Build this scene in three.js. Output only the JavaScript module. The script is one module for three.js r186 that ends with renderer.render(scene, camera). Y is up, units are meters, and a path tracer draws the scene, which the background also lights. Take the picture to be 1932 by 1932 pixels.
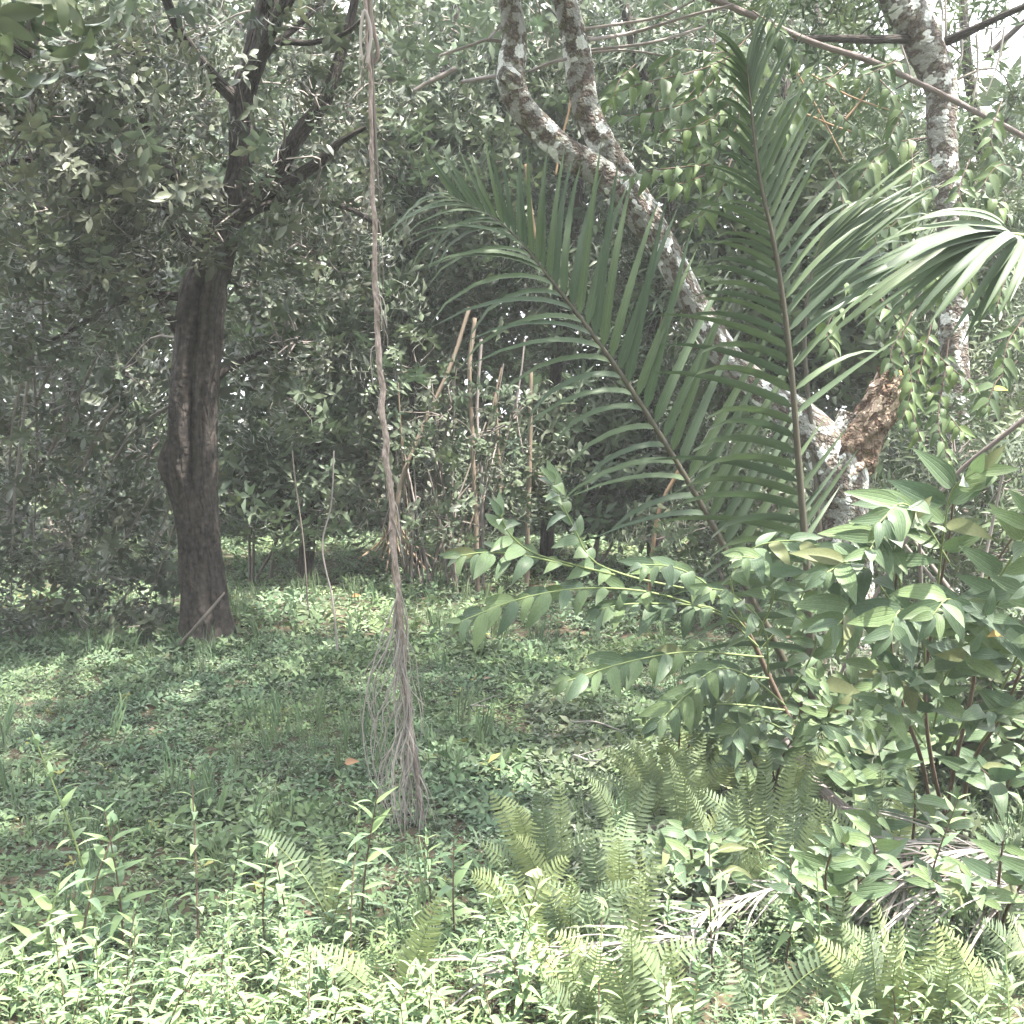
import * as THREE from 'three';
import { mergeGeometries } from 'three/addons/utils/BufferGeometryUtils.js';
import { createNoise3D, createNoise4D } from 'simplex-noise';

// ------------------------------------------------------------------ camera, sky, sun, exposure
const scene = new THREE.Scene();
const F = 1937, C = 966, EYE = 1.5, PITCH = -5.7 * Math.PI / 180;          // the photograph read at 1932 pixels a side
const camera = new THREE.PerspectiveCamera(2 * Math.atan(C / F) * 180 / Math.PI, 1, 0.05, 900);
camera.position.set(0, EYE, 0);
camera.rotation.x = PITCH;
const renderer = new THREE.WebGLRenderer({ antialias: true });
renderer.toneMapping = THREE.LinearToneMapping;
renderer.toneMappingExposure = 5.5;
renderer.shadowMap.enabled = true;
{
  const W = 64, H = 32, d = new Float32Array(W * H * 4);
  for (let j = 0; j < H; j++) for (let i = 0; i < W; i++) {
    const e = Math.max(0, Math.sin(((j + 0.5) / H - 0.5) * Math.PI)), o = (j * W + i) * 4, k = 1.0 - 0.15 * e;
    d[o] = 0.97 * k; d[o + 1] = 1.0 * k; d[o + 2] = 1.06 * k; d[o + 3] = 1;
  }
  const t = new THREE.DataTexture(d, W, H, THREE.RGBAFormat, THREE.FloatType);
  t.mapping = THREE.EquirectangularReflectionMapping; t.magFilter = THREE.LinearFilter; t.needsUpdate = true;
  scene.background = t; scene.environment = t;
}
const SUN = new THREE.Vector3(0.30, 0.92, 0.14).normalize();
const sun = new THREE.DirectionalLight(0xfff7ec, 4.8);
sun.position.copy(SUN).multiplyScalar(40); sun.castShadow = true; sun.shadow.radius = 2;
sun.shadow.mapSize.set(4096, 4096);
Object.assign(sun.shadow.camera, { left: -16, right: 16, top: 16, bottom: -16, near: 1, far: 90 });
scene.add(sun, sun.target);
scene.fog = new THREE.FogExp2(0xeef2f4, 0.0038);

// ------------------------------------------------------------------ helpers
const V = (x, y, z) => new THREE.Vector3(x, y, z), UPV = V(0, 1, 0);
function mulberry(a) { return () => { a = (a + 0x6d2b79f5) | 0; let t = Math.imul(a ^ (a >>> 15), 1 | a); t = (t + Math.imul(t ^ (t >>> 7), 61 | t)) ^ t; return ((t ^ (t >>> 14)) >>> 0) / 4294967296; }; }
let rnd = mulberry(7);
const seed = (n) => { rnd = mulberry(n); };
const R = (a, b) => a + (b - a) * rnd();
const pick = (a) => a[Math.floor(rnd() * a.length)];
const clamp = (x, a, b) => Math.min(b, Math.max(a, x)), sstep = (a, b, x) => { const t = clamp((x - a) / (b - a), 0, 1); return t * t * (3 - 2 * t); };
const N3 = createNoise3D(mulberry(3));
const fbm = (x, y, z, o = 4) => { let s = 0, a = 0.5; for (let i = 0; i < o; i++, a *= 0.5, x *= 2.03, y *= 2.03, z *= 2.03) s += a * N3(x, y, z); return s; };
const gh = (x, z) => 0.05 * N3(x * 0.35, 0, z * 0.35) + 0.02 * N3(x * 1.3, 5, z * 1.3) * Math.min(1, 8 / (1 + Math.hypot(x, z)));
const cp = Math.cos(PITCH), sp = Math.sin(PITCH);
// a point of the photograph at a distance d in front of the camera
function P(px, py, d) {
  const x = (px - C) / F, y = -(py - C) / F, yy = y * cp + sp, zz = y * sp - cp, k = d / -zz;
  return V(x * k, EYE + yy * k, -d);
}
function G(px, py) { const x = (px - C) / F, y = -(py - C) / F, yy = y * cp + sp, zz = y * sp - cp; const k = -EYE / yy; const p = V(x * k, 0, zz * k); p.y = gh(p.x, p.z); return p; }
const taken = new Map();
const numbered = (n) => { const k = taken.get(n) ?? -1; taken.set(n, k + 1); return k < 0 ? n : `${n}_${String(k + 1).padStart(3, '0')}`; };
function thing(name, label, category, group, at = V(0, 0, 0)) {
  const o = new THREE.Group(); o.name = numbered(name); o.position.copy(at); o.userData = { label, category };
  if (group) o.userData.group = group;
  scene.add(o); return o;
}
function part(parent, name, geo, mat) { const m = new THREE.Mesh(geo, mat); m.name = name; m.castShadow = m.receiveShadow = true; parent.add(m); return m; }
const stuff = (o) => { o.userData.kind = 'stuff'; return o; };
const cr = (pts, n) => { const c = new THREE.CatmullRomCurve3(pts, false, 'centripetal'); return Array.from({ length: n + 1 }, (_, i) => c.getPoint(i / n)); };

// a tapered, uneven tube through the points; radii are given at the points
function tube(pts, radii, { n = pts.length * 4, sides = 8, bump = 0, freq = 8, shape = null, uvr = 1, cap = true, vr = 1, off = V(0, 0, 0) } = {}) {
  const curve = new THREE.CatmullRomCurve3(pts, false, 'centripetal'), pos = [], uv = [], idx = [];
  const rep = Math.max(1, Math.round(radii.reduce((x, y) => x + y, 0) / radii.length * 6.28 * uvr / 0.5));
  let T0 = curve.getTangent(0), A = Math.abs(T0.y) < 0.9 ? V(0, 1, 0) : V(0, 0, 1);
  A = A.sub(T0.clone().multiplyScalar(A.dot(T0))).normalize();
  let len = 0, last = null;
  for (let i = 0; i <= n; i++) {
    const t = i / n, p = curve.getPoint(t), T = curve.getTangent(t);
    A.sub(T.clone().multiplyScalar(A.dot(T))).normalize();
    const B = T.clone().cross(A);
    if (last) len += p.distanceTo(last); last = p;
    const f = t * (radii.length - 1), k = Math.min(radii.length - 2, Math.floor(f)), r0 = radii[k] + (radii[k + 1] - radii[k]) * (f - k);
    for (let s = 0; s <= sides; s++) {
      const a = s / sides * Math.PI * 2, dx = Math.cos(a), dy = Math.sin(a);
      let r = r0;
      const dir = A.clone().multiplyScalar(dx).addScaledVector(B, dy);
      if (bump) r *= 1 + bump * fbm(dx * 1.2 + p.x * freq * 0.3, dy * 1.2 + p.y * freq * 0.3, p.z * freq * 0.3 + len * freq * 0.25, 3);
      if (shape) r = shape(r, dir, t, p);
      pos.push(p.x + dir.x * r - off.x, p.y + dir.y * r - off.y, p.z + dir.z * r - off.z);
      uv.push(s / sides * rep, len * uvr * vr);
      if (i < n && s < sides) { const a0 = i * (sides + 1) + s, b0 = a0 + sides + 1; idx.push(a0, a0 + 1, b0, a0 + 1, b0 + 1, b0); }
    }
  }
  if (cap) for (const [row, flip] of [[0, 1], [n, 0]]) {
    const b = row * (sides + 1), c = pos.length / 3, p = curve.getPoint(row / n);
    pos.push(p.x - off.x, p.y - off.y, p.z - off.z); uv.push(0.5, 0.5);
    for (let s = 0; s < sides; s++) flip ? idx.push(c, b + s + 1, b + s) : idx.push(c, b + s, b + s + 1);
  }
  const g = new THREE.BufferGeometry();
  g.setAttribute('position', new THREE.Float32BufferAttribute(pos, 3)); g.setAttribute('uv', new THREE.Float32BufferAttribute(uv, 2)); g.setIndex(idx);
  g.computeVertexNormals();
  // close the seam of the normals
  const nn = g.attributes.normal;
  for (let i = 0; i <= n; i++) { const a = i * (sides + 1), b = a + sides; const x = nn.getX(a) + nn.getX(b), y = nn.getY(a) + nn.getY(b), z = nn.getZ(a) + nn.getZ(b), l = Math.hypot(x, y, z) || 1; nn.setXYZ(a, x / l, y / l, z / l); nn.setXYZ(b, x / l, y / l, z / l); }
  return g;
}
// a leaf of unit length along +y, upper face to +z
const PROFILE = {
  lance: (t) => Math.pow(Math.sin(Math.PI * Math.pow(t, 0.8)), 0.9) * (1 - 0.25 * t),
  ovate: (t) => Math.pow(Math.sin(Math.PI * Math.pow(t, 0.62)), 0.85) * (1 - 0.15 * t),
  strap: (t) => sstep(0, 0.06, t) * Math.pow(1 - Math.pow(t, 2.6), 0.8),
  broad: (t) => Math.pow(Math.sin(Math.PI * Math.pow(t, 0.84)), 0.72) * (1 - 0.12 * t) * (1 - 0.35 * sstep(0.8, 1, t)),
  elliptic: (t) => Math.pow(Math.sin(Math.PI * t), 0.75),
  pinna: (t) => (t < 0.02 ? 0.75 : Math.pow(1 - Math.pow(t, 3), 0.9)),
};
function leaf(kind, width, { n = 4, cols = 2, bend = 0.25, fold = 0.25, twist = 0, wave = 0, tip = 0 } = {}) {
  const pos = [], uv = [], idx = [], rows = [];
  for (let i = 0; i <= n; i++) {
    const t = i / n, w = PROFILE[kind](t) * width * 0.5, b = bend * t * (1 + tip * t * t), y = bend ? Math.sin(b) / bend : t, z = bend ? (Math.cos(b) - 1) / bend : 0, point = w < width * 0.02;
    rows.push([pos.length / 3, point]);
    for (let c = 0; c <= (point ? 0 : cols); c++) {
      const u = point ? 0 : c / cols * 2 - 1, fz = fold * w * Math.abs(u) + wave * w * Math.cos(u * Math.PI * 2.5) * 0.15, tw = twist * t, x0 = u * w;
      pos.push(x0 * Math.cos(tw) - fz * Math.sin(tw), y, z + fz * Math.cos(tw) + x0 * Math.sin(tw)); uv.push(point ? 0.5 : c / cols, t);
    }
    if (i) {
      const [a, pa] = rows[i - 1], [d, pd] = rows[i];
      for (let c = 0; c < cols; c++) { if (!pa) idx.push(a + c, a + c + 1, pd ? d : d + c); if (!pd) idx.push(pa ? a : a + c + 1, d + c + 1, d + c); }
    }
  }
  const g = new THREE.BufferGeometry();
  g.setAttribute('position', new THREE.Float32BufferAttribute(pos, 3)); g.setAttribute('uv', new THREE.Float32BufferAttribute(uv, 2)); g.setIndex(idx); g.computeVertexNormals();
  return g;
}
// matrix that lays +y along dir with +z towards nrm
function frame(p, dir, nrm, s, sx = s) {
  const Y = dir.clone().normalize(), X = Y.clone().cross(nrm);
  if (X.lengthSq() < 1e-6) X.set(1, 0, 0).cross(Y);
  X.normalize(); const Z = X.clone().cross(Y);
  return new THREE.Matrix4().makeBasis(X.multiplyScalar(sx), Y.multiplyScalar(s), Z.multiplyScalar(s)).setPosition(p);
}
const rdir = () => { const z = R(-1, 1), a = R(0, 6.2832), q = Math.sqrt(1 - z * z); return V(q * Math.cos(a), z, q * Math.sin(a)); };
function setM(m, mat) { m.matrixAutoUpdate = true; mat.decompose(m.position, m.quaternion, m.scale); }

// ------------------------------------------------------------------ materials
function canvasTex(size, f, srgb = true) {
  const d = new Uint8Array(size * size * 4);
  for (let y = 0; y < size; y++) for (let x = 0; x < size; x++) { const c = f(x / size, y / size), o = (y * size + x) * 4; d[o] = clamp(c[0], 0, 1) * 255; d[o + 1] = clamp(c[1], 0, 1) * 255; d[o + 2] = clamp(c[2], 0, 1) * 255; d[o + 3] = 255; }
  const t = new THREE.DataTexture(d, size, size); t.wrapS = t.wrapT = THREE.RepeatWrapping; t.magFilter = THREE.LinearFilter; t.minFilter = THREE.LinearMipmapLinearFilter; t.generateMipmaps = true;
  if (srgb) t.colorSpace = THREE.SRGBColorSpace; t.needsUpdate = true; return t;
}
const N4 = createNoise4D(mulberry(9));
const tile = (u, v, s, k, o = 4) => { const a = u * 6.28318, b = v * 6.28318; let x = Math.cos(a) * s, y = Math.sin(a) * s, z = Math.cos(b) * s, w = Math.sin(b) * s, t = 0, m = 0.5; for (let i = 0; i < o; i++, m *= 0.5, x *= 2, y *= 2, z *= 2, w *= 2) t += m * N4(x + k, y - k, z + 2 * k, w + k); return t; };
const tileA = (u, v, su, sv, k, o = 4) => { const a = u * 6.28318, b = v * 6.28318; let f = 1, t = 0, m = 0.5; for (let i = 0; i < o; i++, m *= 0.5, f *= 2) t += m * N4(Math.cos(a) * su * f + k, Math.sin(a) * su * f - k, Math.cos(b) * sv * f + 2 * k, Math.sin(b) * sv * f + k); return t; };
const barkH = (u, v) => clamp(Math.pow(Math.abs(tileA(u, v, 1.5, 0.4, 3, 3)) * 4, 0.6) * 0.75 + 0.25 + 0.5 * tile(u, v, 3, 12, 3), 0, 1);
const barkBump = canvasTex(512, (u, v) => { const h = barkH(u, v); return [h, h, h]; }, false);
const barkBrown = canvasTex(512, (u, v) => { const h = barkH(u, v), n = tile(u, v, 3, 21, 5), k = 0.16 + 0.10 * h + 0.16 * n; return [k * 1.03, k * 0.94, k * 0.88]; });
const plateH = (u, v) => { const a = tile(u, v, 1.7, 31, 3), b = tile(u, v, 4, 37, 3); return clamp(Math.abs(a) * 2.6 + b * 0.35, 0, 1); };
const barkLichen = canvasTex(512, (u, v) => {
  const h = plateH(u, v), l = 1.3 * tile(u, v, 0.8, 51, 5) + 0.25 * tile(u, v, 4, 55, 3), m = tile(u, v, 1.0, 67, 4), k = 0.30 + 0.18 * h;
  let c = [k * 1.03, k * 0.94, k * 0.87];
  const mix = (d, w) => { c = c.map((x, i) => x + (d[i] - x) * w); };
  mix([0.36, 0.37, 0.27], sstep(0.1, 0.3, m) * 0.7); mix([0.60, 0.61, 0.59], sstep(-0.12, 0.10, l) * 0.85); mix([0.88, 0.89, 0.88], sstep(0.21, 0.26, tile(u, v, 0.55, 91, 5) + 0.2 * l));
  return c;
});
const lichenBump = canvasTex(512, (u, v) => { const h = plateH(u, v); return [h, h, h]; }, false);
const std = (o) => new THREE.MeshStandardMaterial(o);
const rgb = (r, g, b) => new THREE.Color().setRGB(r, g, b);
const M = {
  barkBrown: std({ map: barkBrown, bumpMap: barkBump, bumpScale: 0.014, roughness: 0.95 }),
  barkLichen: std({ map: barkLichen, bumpMap: lichenBump, bumpScale: 0.012, roughness: 0.95 }),
  barkBroken: std({ color: rgb(1.15, 0.86, 0.70), map: barkLichen, bumpMap: lichenBump, bumpScale: 0.02, roughness: 0.95 }),
  barkGrey: std({ color: rgb(0.22, 0.185, 0.175), bumpMap: barkBump, bumpScale: 0.005, roughness: 0.95 }),
  paleTwig: std({ color: rgb(0.20, 0.18, 0.165), roughness: 0.9 }),
  twig: std({ color: rgb(0.13, 0.115, 0.10), roughness: 0.9 }),
  root: std({ map: canvasTex(256, (u, v) => { const n = tile(u, v, 1.2, 41, 5), k = 0.60 + 0.35 * n; return [k * 1.03, k * 0.94, k * 0.90]; }), roughness: 0.9, bumpMap: barkBump, bumpScale: 0.004 }),
  rootlet: std({ color: rgb(0.33, 0.30, 0.28), roughness: 0.9 }),
  pole: std({ color: rgb(0.20, 0.16, 0.12), roughness: 0.85 }),
  orangeRoot: std({ color: rgb(0.28, 0.19, 0.115), roughness: 0.85 }),
  greyStick: std({ color: rgb(0.26, 0.23, 0.22), roughness: 0.9 }),
  straw: std({ color: rgb(0.27, 0.25, 0.23), roughness: 0.85 }),
  strawDark: std({ color: rgb(0.22, 0.19, 0.17), roughness: 0.9 }),
  cutWood: std({ color: rgb(0.62, 0.32, 0.07), roughness: 0.9 }),
  rachis: std({ color: rgb(0.065, 0.058, 0.04), roughness: 0.6 }),
  greenStem: std({ color: rgb(0.16, 0.21, 0.08), roughness: 0.7 }),
  redStem: std({ color: rgb(0.105, 0.072, 0.052), roughness: 0.8 }),
};
const leafMat = (r, g, b, { t = 0.32, coat = 0.5, cr: cr_ = 0.4, map = null, bumpMap = null, bs = 0.001 } = {}) => new THREE.MeshPhysicalMaterial({ color: rgb(r, g, b), roughness: 1, transmission: t, thickness: 0, clearcoat: coat, clearcoatRoughness: cr_, side: THREE.DoubleSide, map, bumpMap, bumpScale: bs });
// pale parallel veins of the broad leaves: pigment and relief
const veinLines = (u, v) => { const x = Math.abs(u * 2 - 1), w = 0.045; let k = Math.exp(-((x / w) ** 2)); k += 0.8 * Math.exp(-(((x - 0.45) / w) ** 2)); k += 0.5 * Math.exp(-(((x - 0.8) / w) ** 2)); return clamp(k, 0, 1); };
const veinMap = canvasTex(128, (u, v) => { const k = veinLines(u, v), n = 0.86 + 0.16 * tile(u, v, 2, 77, 4), cross = 0.03 * Math.sin((v * 26 + Math.abs(u - 0.5) * 8) * 6.28); const b = n + cross; return [b * (0.96 + 0.06 * k), b * (0.96 + 0.03 * k), b * (0.95 + 0.07 * k)]; });
const veinBump = canvasTex(128, (u, v) => { const k = 0.8 - 0.7 * veinLines(u, v) + 0.1 * Math.sin((v * 26 + Math.abs(u - 0.5) * 8) * 6.28); return [k, k, k]; }, false);
const palmMap = canvasTex(128, (u, v) => { const k = 0.88 + 0.06 * Math.sin(u * 6.28 * 6) + 0.14 * tile(u, v, 2.5, 17, 3) + 0.10 * Math.exp(-(((u - 0.5) / 0.05) ** 2)); return [k, k, k * 0.98]; });
const shades = (r, g, b, o, vs = [0.8, 1, 1.2, 1.4]) => vs.map((k, i) => leafMat(r * k * (1 + 0.06 * (i - 1)), g * k, b * k * (1 - 0.08 * (i - 1)), o));
const L = {
  crown: leafMat(0.072, 0.092, 0.055, { coat: 0.8, cr: 0.36 }),  // green lowered so the left crown looks shaded: shade partly in the colour
  
  dark: leafMat(0.074, 0.110, 0.055, { coat: 0.6 }),  // thicket green held darker, part of its deep shade put into the colour
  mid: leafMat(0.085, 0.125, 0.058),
  ground: leafMat(0.116, 0.182, 0.084, { coat: 0.18, cr: 0.55 }),
  weedMass: leafMat(0.13, 0.20, 0.085, { coat: 0.18, cr: 0.55 }),
  grass: leafMat(0.115, 0.18, 0.085, { coat: 0.3 }),
  litter: leafMat(0.15, 0.105, 0.07, { t: 0.1, coat: 0 }),
  broad: shades(0.120, 0.208, 0.094, { map: veinMap, bumpMap: veinBump, bs: 0.0012, coat: 0.4, cr: 0.42 }),
  vine: shades(0.110, 0.195, 0.066, { map: veinMap, coat: 0.5 }),
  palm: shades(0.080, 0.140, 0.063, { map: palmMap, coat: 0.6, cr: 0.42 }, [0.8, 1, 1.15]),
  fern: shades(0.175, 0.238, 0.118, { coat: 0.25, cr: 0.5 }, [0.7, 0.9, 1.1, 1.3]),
  weed: shades(0.148, 0.238, 0.112, { coat: 0.18, cr: 0.55 }),
};

L.broad = [...L.broad, ...L.broad, ...L.broad, ...L.broad, ...L.broad, ...L.broad, ...L.broad, leafMat(0.17, 0.205, 0.075, { map: veinMap, coat: 0.3 })];
// ------------------------------------------------------------------ the ground
{
  const n = 150, pos = [], uv = [], idx = [];
  for (let j = 0; j <= n; j++) for (let i = 0; i <= n; i++) {
    const f = (k) => { const u = k / n * 2 - 1; return u * 12 + Math.sign(u) * Math.pow(Math.abs(u), 7) * 400; };
    const x = f(i), z = f(j) - 6, y = gh(x, z); pos.push(x, y, z); uv.push(x / 1.7, z / 1.7);
    if (i < n && j < n) { const a = j * (n + 1) + i, b = a + n + 1; idx.push(a, b, a + 1, a + 1, b, b + 1); }
  }
  const g = new THREE.BufferGeometry(); g.setAttribute('position', new THREE.Float32BufferAttribute(pos, 3)); g.setAttribute('uv', new THREE.Float32BufferAttribute(uv, 2)); g.setIndex(idx); g.computeVertexNormals();
  const soil = canvasTex(1024, (u, v) => { const a = tile(u, v, 2, 5, 5), b = tile(u, v, 9, 8, 4), k = 0.27 + 0.12 * a + 0.22 * b, gr = sstep(-0.05, 0.2, tile(u, v, 3, 60, 4)); return [k * (1 - 0.2 * gr), k * (0.88 + 0.18 * gr), k * 0.68]; });
  const gm = new THREE.Mesh(g, std({ map: soil, roughness: 1, bumpMap: soil, bumpScale: 0.02 })); gm.name = 'ground'; gm.userData = { kind: 'structure', label: 'brown earth under the green ground cover' }; gm.receiveShadow = true; scene.add(gm);
}

// ------------------------------------------------------------------ sprigs and crowns
function sprig(n, len, lw, kind, { spread = 0.9, stem = 1, curl = 0.3, opp = false, lift = 0.3, nseg = 2 } = {}) {
  const gs = [], base = [leaf(kind, lw, { n: nseg, bend: curl, fold: 0.3 }), leaf(kind, lw * 0.9, { n: nseg, bend: curl * 2.2, fold: 0.15 })];
  for (let i = 0; i < n; i++) {
    const t = 0.12 + 0.88 * (i + 0.5) / n, a = opp ? (Math.floor(i / 2) * Math.PI / 2 + (i % 2) * Math.PI) : i * 2.4 + R(-0.4, 0.4);
    const out = V(Math.cos(a), lift + t * 0.5 + R(-0.25, 0.25), Math.sin(a) * spread), p = V(R(-0.02, 0.02), t * stem, R(-0.02, 0.02));
    gs.push(pick(base).clone().applyMatrix4(frame(p, out, V(0, 1, 0).add(rdir().multiplyScalar(0.5)), len * R(0.7, 1.15))));
  }
  return gs;
}
function sprigGeo(n, len, lw, kind, o = {}) {
  const gs = sprig(n, len, lw, kind, o), s = o.stem ?? 1;
  if (!o.bare) gs.push(tube([V(0, 0, 0), V(0.02 * s, s * 0.5, 0.01), V(0, s, 0)], [0.012 * (o.stemR ?? 1), 0.007 * (o.stemR ?? 1), 0.003], { n: 1, sides: 3, cap: false }));
  return mergeGeometries(gs);
}
seed(11);
const SP = {
  // sizes are shares of the sprig's own length, which the copy's scale gives in metres
  crown: [0, 1, 2].map(() => sprigGeo(11, 0.42, 0.40, 'elliptic', { stem: 0.9, lift: 0.1, nseg: 3 })),
  broadleaf: [0, 1].map(() => sprigGeo(9, 0.62, 0.42, 'ovate', { stem: 0.85, lift: 0.0, curl: 0.6 })),
  narrow: [0, 1].map(() => sprigGeo(12, 0.55, 0.22, 'lance', { stem: 0.9, lift: 0.2, curl: 0.5 })),
  cover: [0, 1, 2].map(() => sprigGeo(8, 0.5, 0.5, 'ovate', { stem: 0.5, lift: 0.05, curl: 0.4, bare: true })),
  large: [0, 1].map(() => sprigGeo(8, 0.62, 0.40, 'broad', { stem: 0.85, lift: 0.0, curl: 0.6, nseg: 7 })),
  weed: [0, 1].map(() => sprigGeo(12, 0.30, 0.30, 'lance', { stem: 1.0, lift: 0.35, curl: 0.5, opp: true })),
};
const grassTuft = (() => { const gs = []; for (let i = 0; i < 9; i++) { const a = R(0, 6.28); gs.push(leaf('strap', 0.035, { n: 4, bend: R(0.5, 1.4), fold: 0.3 }).applyMatrix4(frame(V(R(-0.1, 0.1), 0, R(-0.1, 0.1)), V(Math.cos(a) * 0.5, 1, Math.sin(a) * 0.5), V(Math.cos(a), 0.6, Math.sin(a)), R(0.6, 1)))); } return mergeGeometries(gs); })();

// many alike sprigs joined into one mesh; each keeps its own tint
function copies(name, parent, geo, mat, mats, tints) {
  const P0 = geo.attributes.position.array, N0 = geo.attributes.normal.array, I0 = geo.index.array, nv = P0.length / 3, ni = I0.length, K = mats.length;
  const pos = new Float32Array(nv * 3 * K), nor = new Float32Array(nv * 3 * K), col = new Float32Array(nv * 3 * K), idx = new Uint32Array(ni * K);
  for (let k = 0, o = 0; k < K; k++) {
    const e = mats[k].elements, t = tints(k, mats[k].elements), sy = 1 / Math.hypot(e[4], e[5], e[6]), sx = 1 / Math.hypot(e[0], e[1], e[2]), sz = 1 / Math.hypot(e[8], e[9], e[10]), base = k * nv;
    for (let v = 0; v < nv; v++, o += 3) {
      const x = P0[v * 3], y = P0[v * 3 + 1], z = P0[v * 3 + 2], a = N0[v * 3] * sx, b = N0[v * 3 + 1] * sy, c = N0[v * 3 + 2] * sz;
      pos[o] = e[0] * x + e[4] * y + e[8] * z + e[12]; pos[o + 1] = e[1] * x + e[5] * y + e[9] * z + e[13]; pos[o + 2] = e[2] * x + e[6] * y + e[10] * z + e[14];
      nor[o] = e[0] * a + e[4] * b + e[8] * c; nor[o + 1] = e[1] * a + e[5] * b + e[9] * c; nor[o + 2] = e[2] * a + e[6] * b + e[10] * c;
      col[o] = t[0]; col[o + 1] = t[1]; col[o + 2] = t[2];
    }
    for (let i = 0; i < ni; i++) idx[k * ni + i] = I0[i] + base;
  }
  const g = new THREE.BufferGeometry(); g.setAttribute('position', new THREE.BufferAttribute(pos, 3)); g.setAttribute('normal', new THREE.BufferAttribute(nor, 3)); g.setAttribute('color', new THREE.BufferAttribute(col, 3)); g.setIndex(new THREE.BufferAttribute(idx, 1));
  tris += ni * K / 3;
  return stuff(part(parent, name, g, tintable(mat)));
}
let tris = 0; const tinted = new Map();
const tintable = (m) => { if (!tinted.has(m)) { const c = m.clone(); c.vertexColors = true; tinted.set(m, c); } return tinted.get(m); };
const tint = (lo = 0.6, hi = 1.45) => () => { const k = R(lo, hi), h = R(-0.10, 0.10); return rnd() < 0.002 ? [k * 1.7, k * 1.3, k * 0.7] : [k * (1 + h), k, k * (1 - h * 0.6)]; };
// plants of another kind grow in patches: the leaf colour follows the patch
const patchTint = (lo, hi) => (_, e) => { const k = R(lo, hi), q = N3(e[12] * 0.8, 20, e[14] * 0.8) + 0.6 * N3(e[12] * 2.6, 30, e[14] * 2.6), h = R(-0.08, 0.08) + 0.05 * q; return rnd() < 0.005 ? [k * 2.0, k * 1.3, k * 0.8] : [k * (1 + h) * (1 + 0.10 * q), k * (1 + 0.10 * q), k * (1 - h * 0.5)]; };
// clumps: [centre, [rx, ry, rz], how many sprigs]; each sprig hangs on a twig of the clump
function crown(tree, clumps, geos, mat, { size = [0.16, 0.3], tints = tint(), droop = 0.25, twigs = 0.12, twigMat = M.twig, limb = null, name = 'crown', more = 1 } = {}) {
  const lists = geos.map(() => []), tw = [];
  for (const [c, r, n0] of clumps) {
    const n = Math.round(n0 * more);
    const rr = Array.isArray(r) ? r : [r, r * 0.8, r];
    if (limb) { let best = limb[0]; for (const q of limb) if (q.distanceTo(c) < best.distanceTo(c)) best = q; const mid = best.clone().lerp(c, 0.5).add(rdir().multiplyScalar(0.12)); mid.y += 0.1; tw.push(tube([best, mid, c], [0.010, 0.007, 0.004], { n: 6, sides: 4, cap: false })); }
    for (let i = 0; i < n; i++) {
      const d = rdir(), k = Math.pow(R(0.05, 1), 0.45), p = V(c.x + d.x * rr[0] * k, c.y + d.y * rr[1] * k, c.z + d.z * rr[2] * k);
      if (p.y < 0.03) continue;
      const dir = d.clone().multiplyScalar(0.8).add(rdir().multiplyScalar(0.7)); dir.y -= droop;
      lists[i % geos.length].push(frame(p, dir, V(0, 1, 0).add(rdir().multiplyScalar(0.4)), R(size[0], size[1])));
      if (rnd() < twigs) { const q = c.clone().lerp(p, R(0.1, 0.4)), mid = q.clone().lerp(p, 0.5).add(rdir().multiplyScalar(0.06)); tw.push(tube([q, mid, p], [R(0.004, 0.010), 0.005, 0.002], { n: 4, sides: 3, cap: false })); }
    }
  }
  lists.forEach((l, i) => l.length && copies(name, tree, geos[i], mat, l, tints));
  if (tw.length) stuff(part(tree, 'twig', mergeGeometries(tw), twigMat));
}

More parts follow.
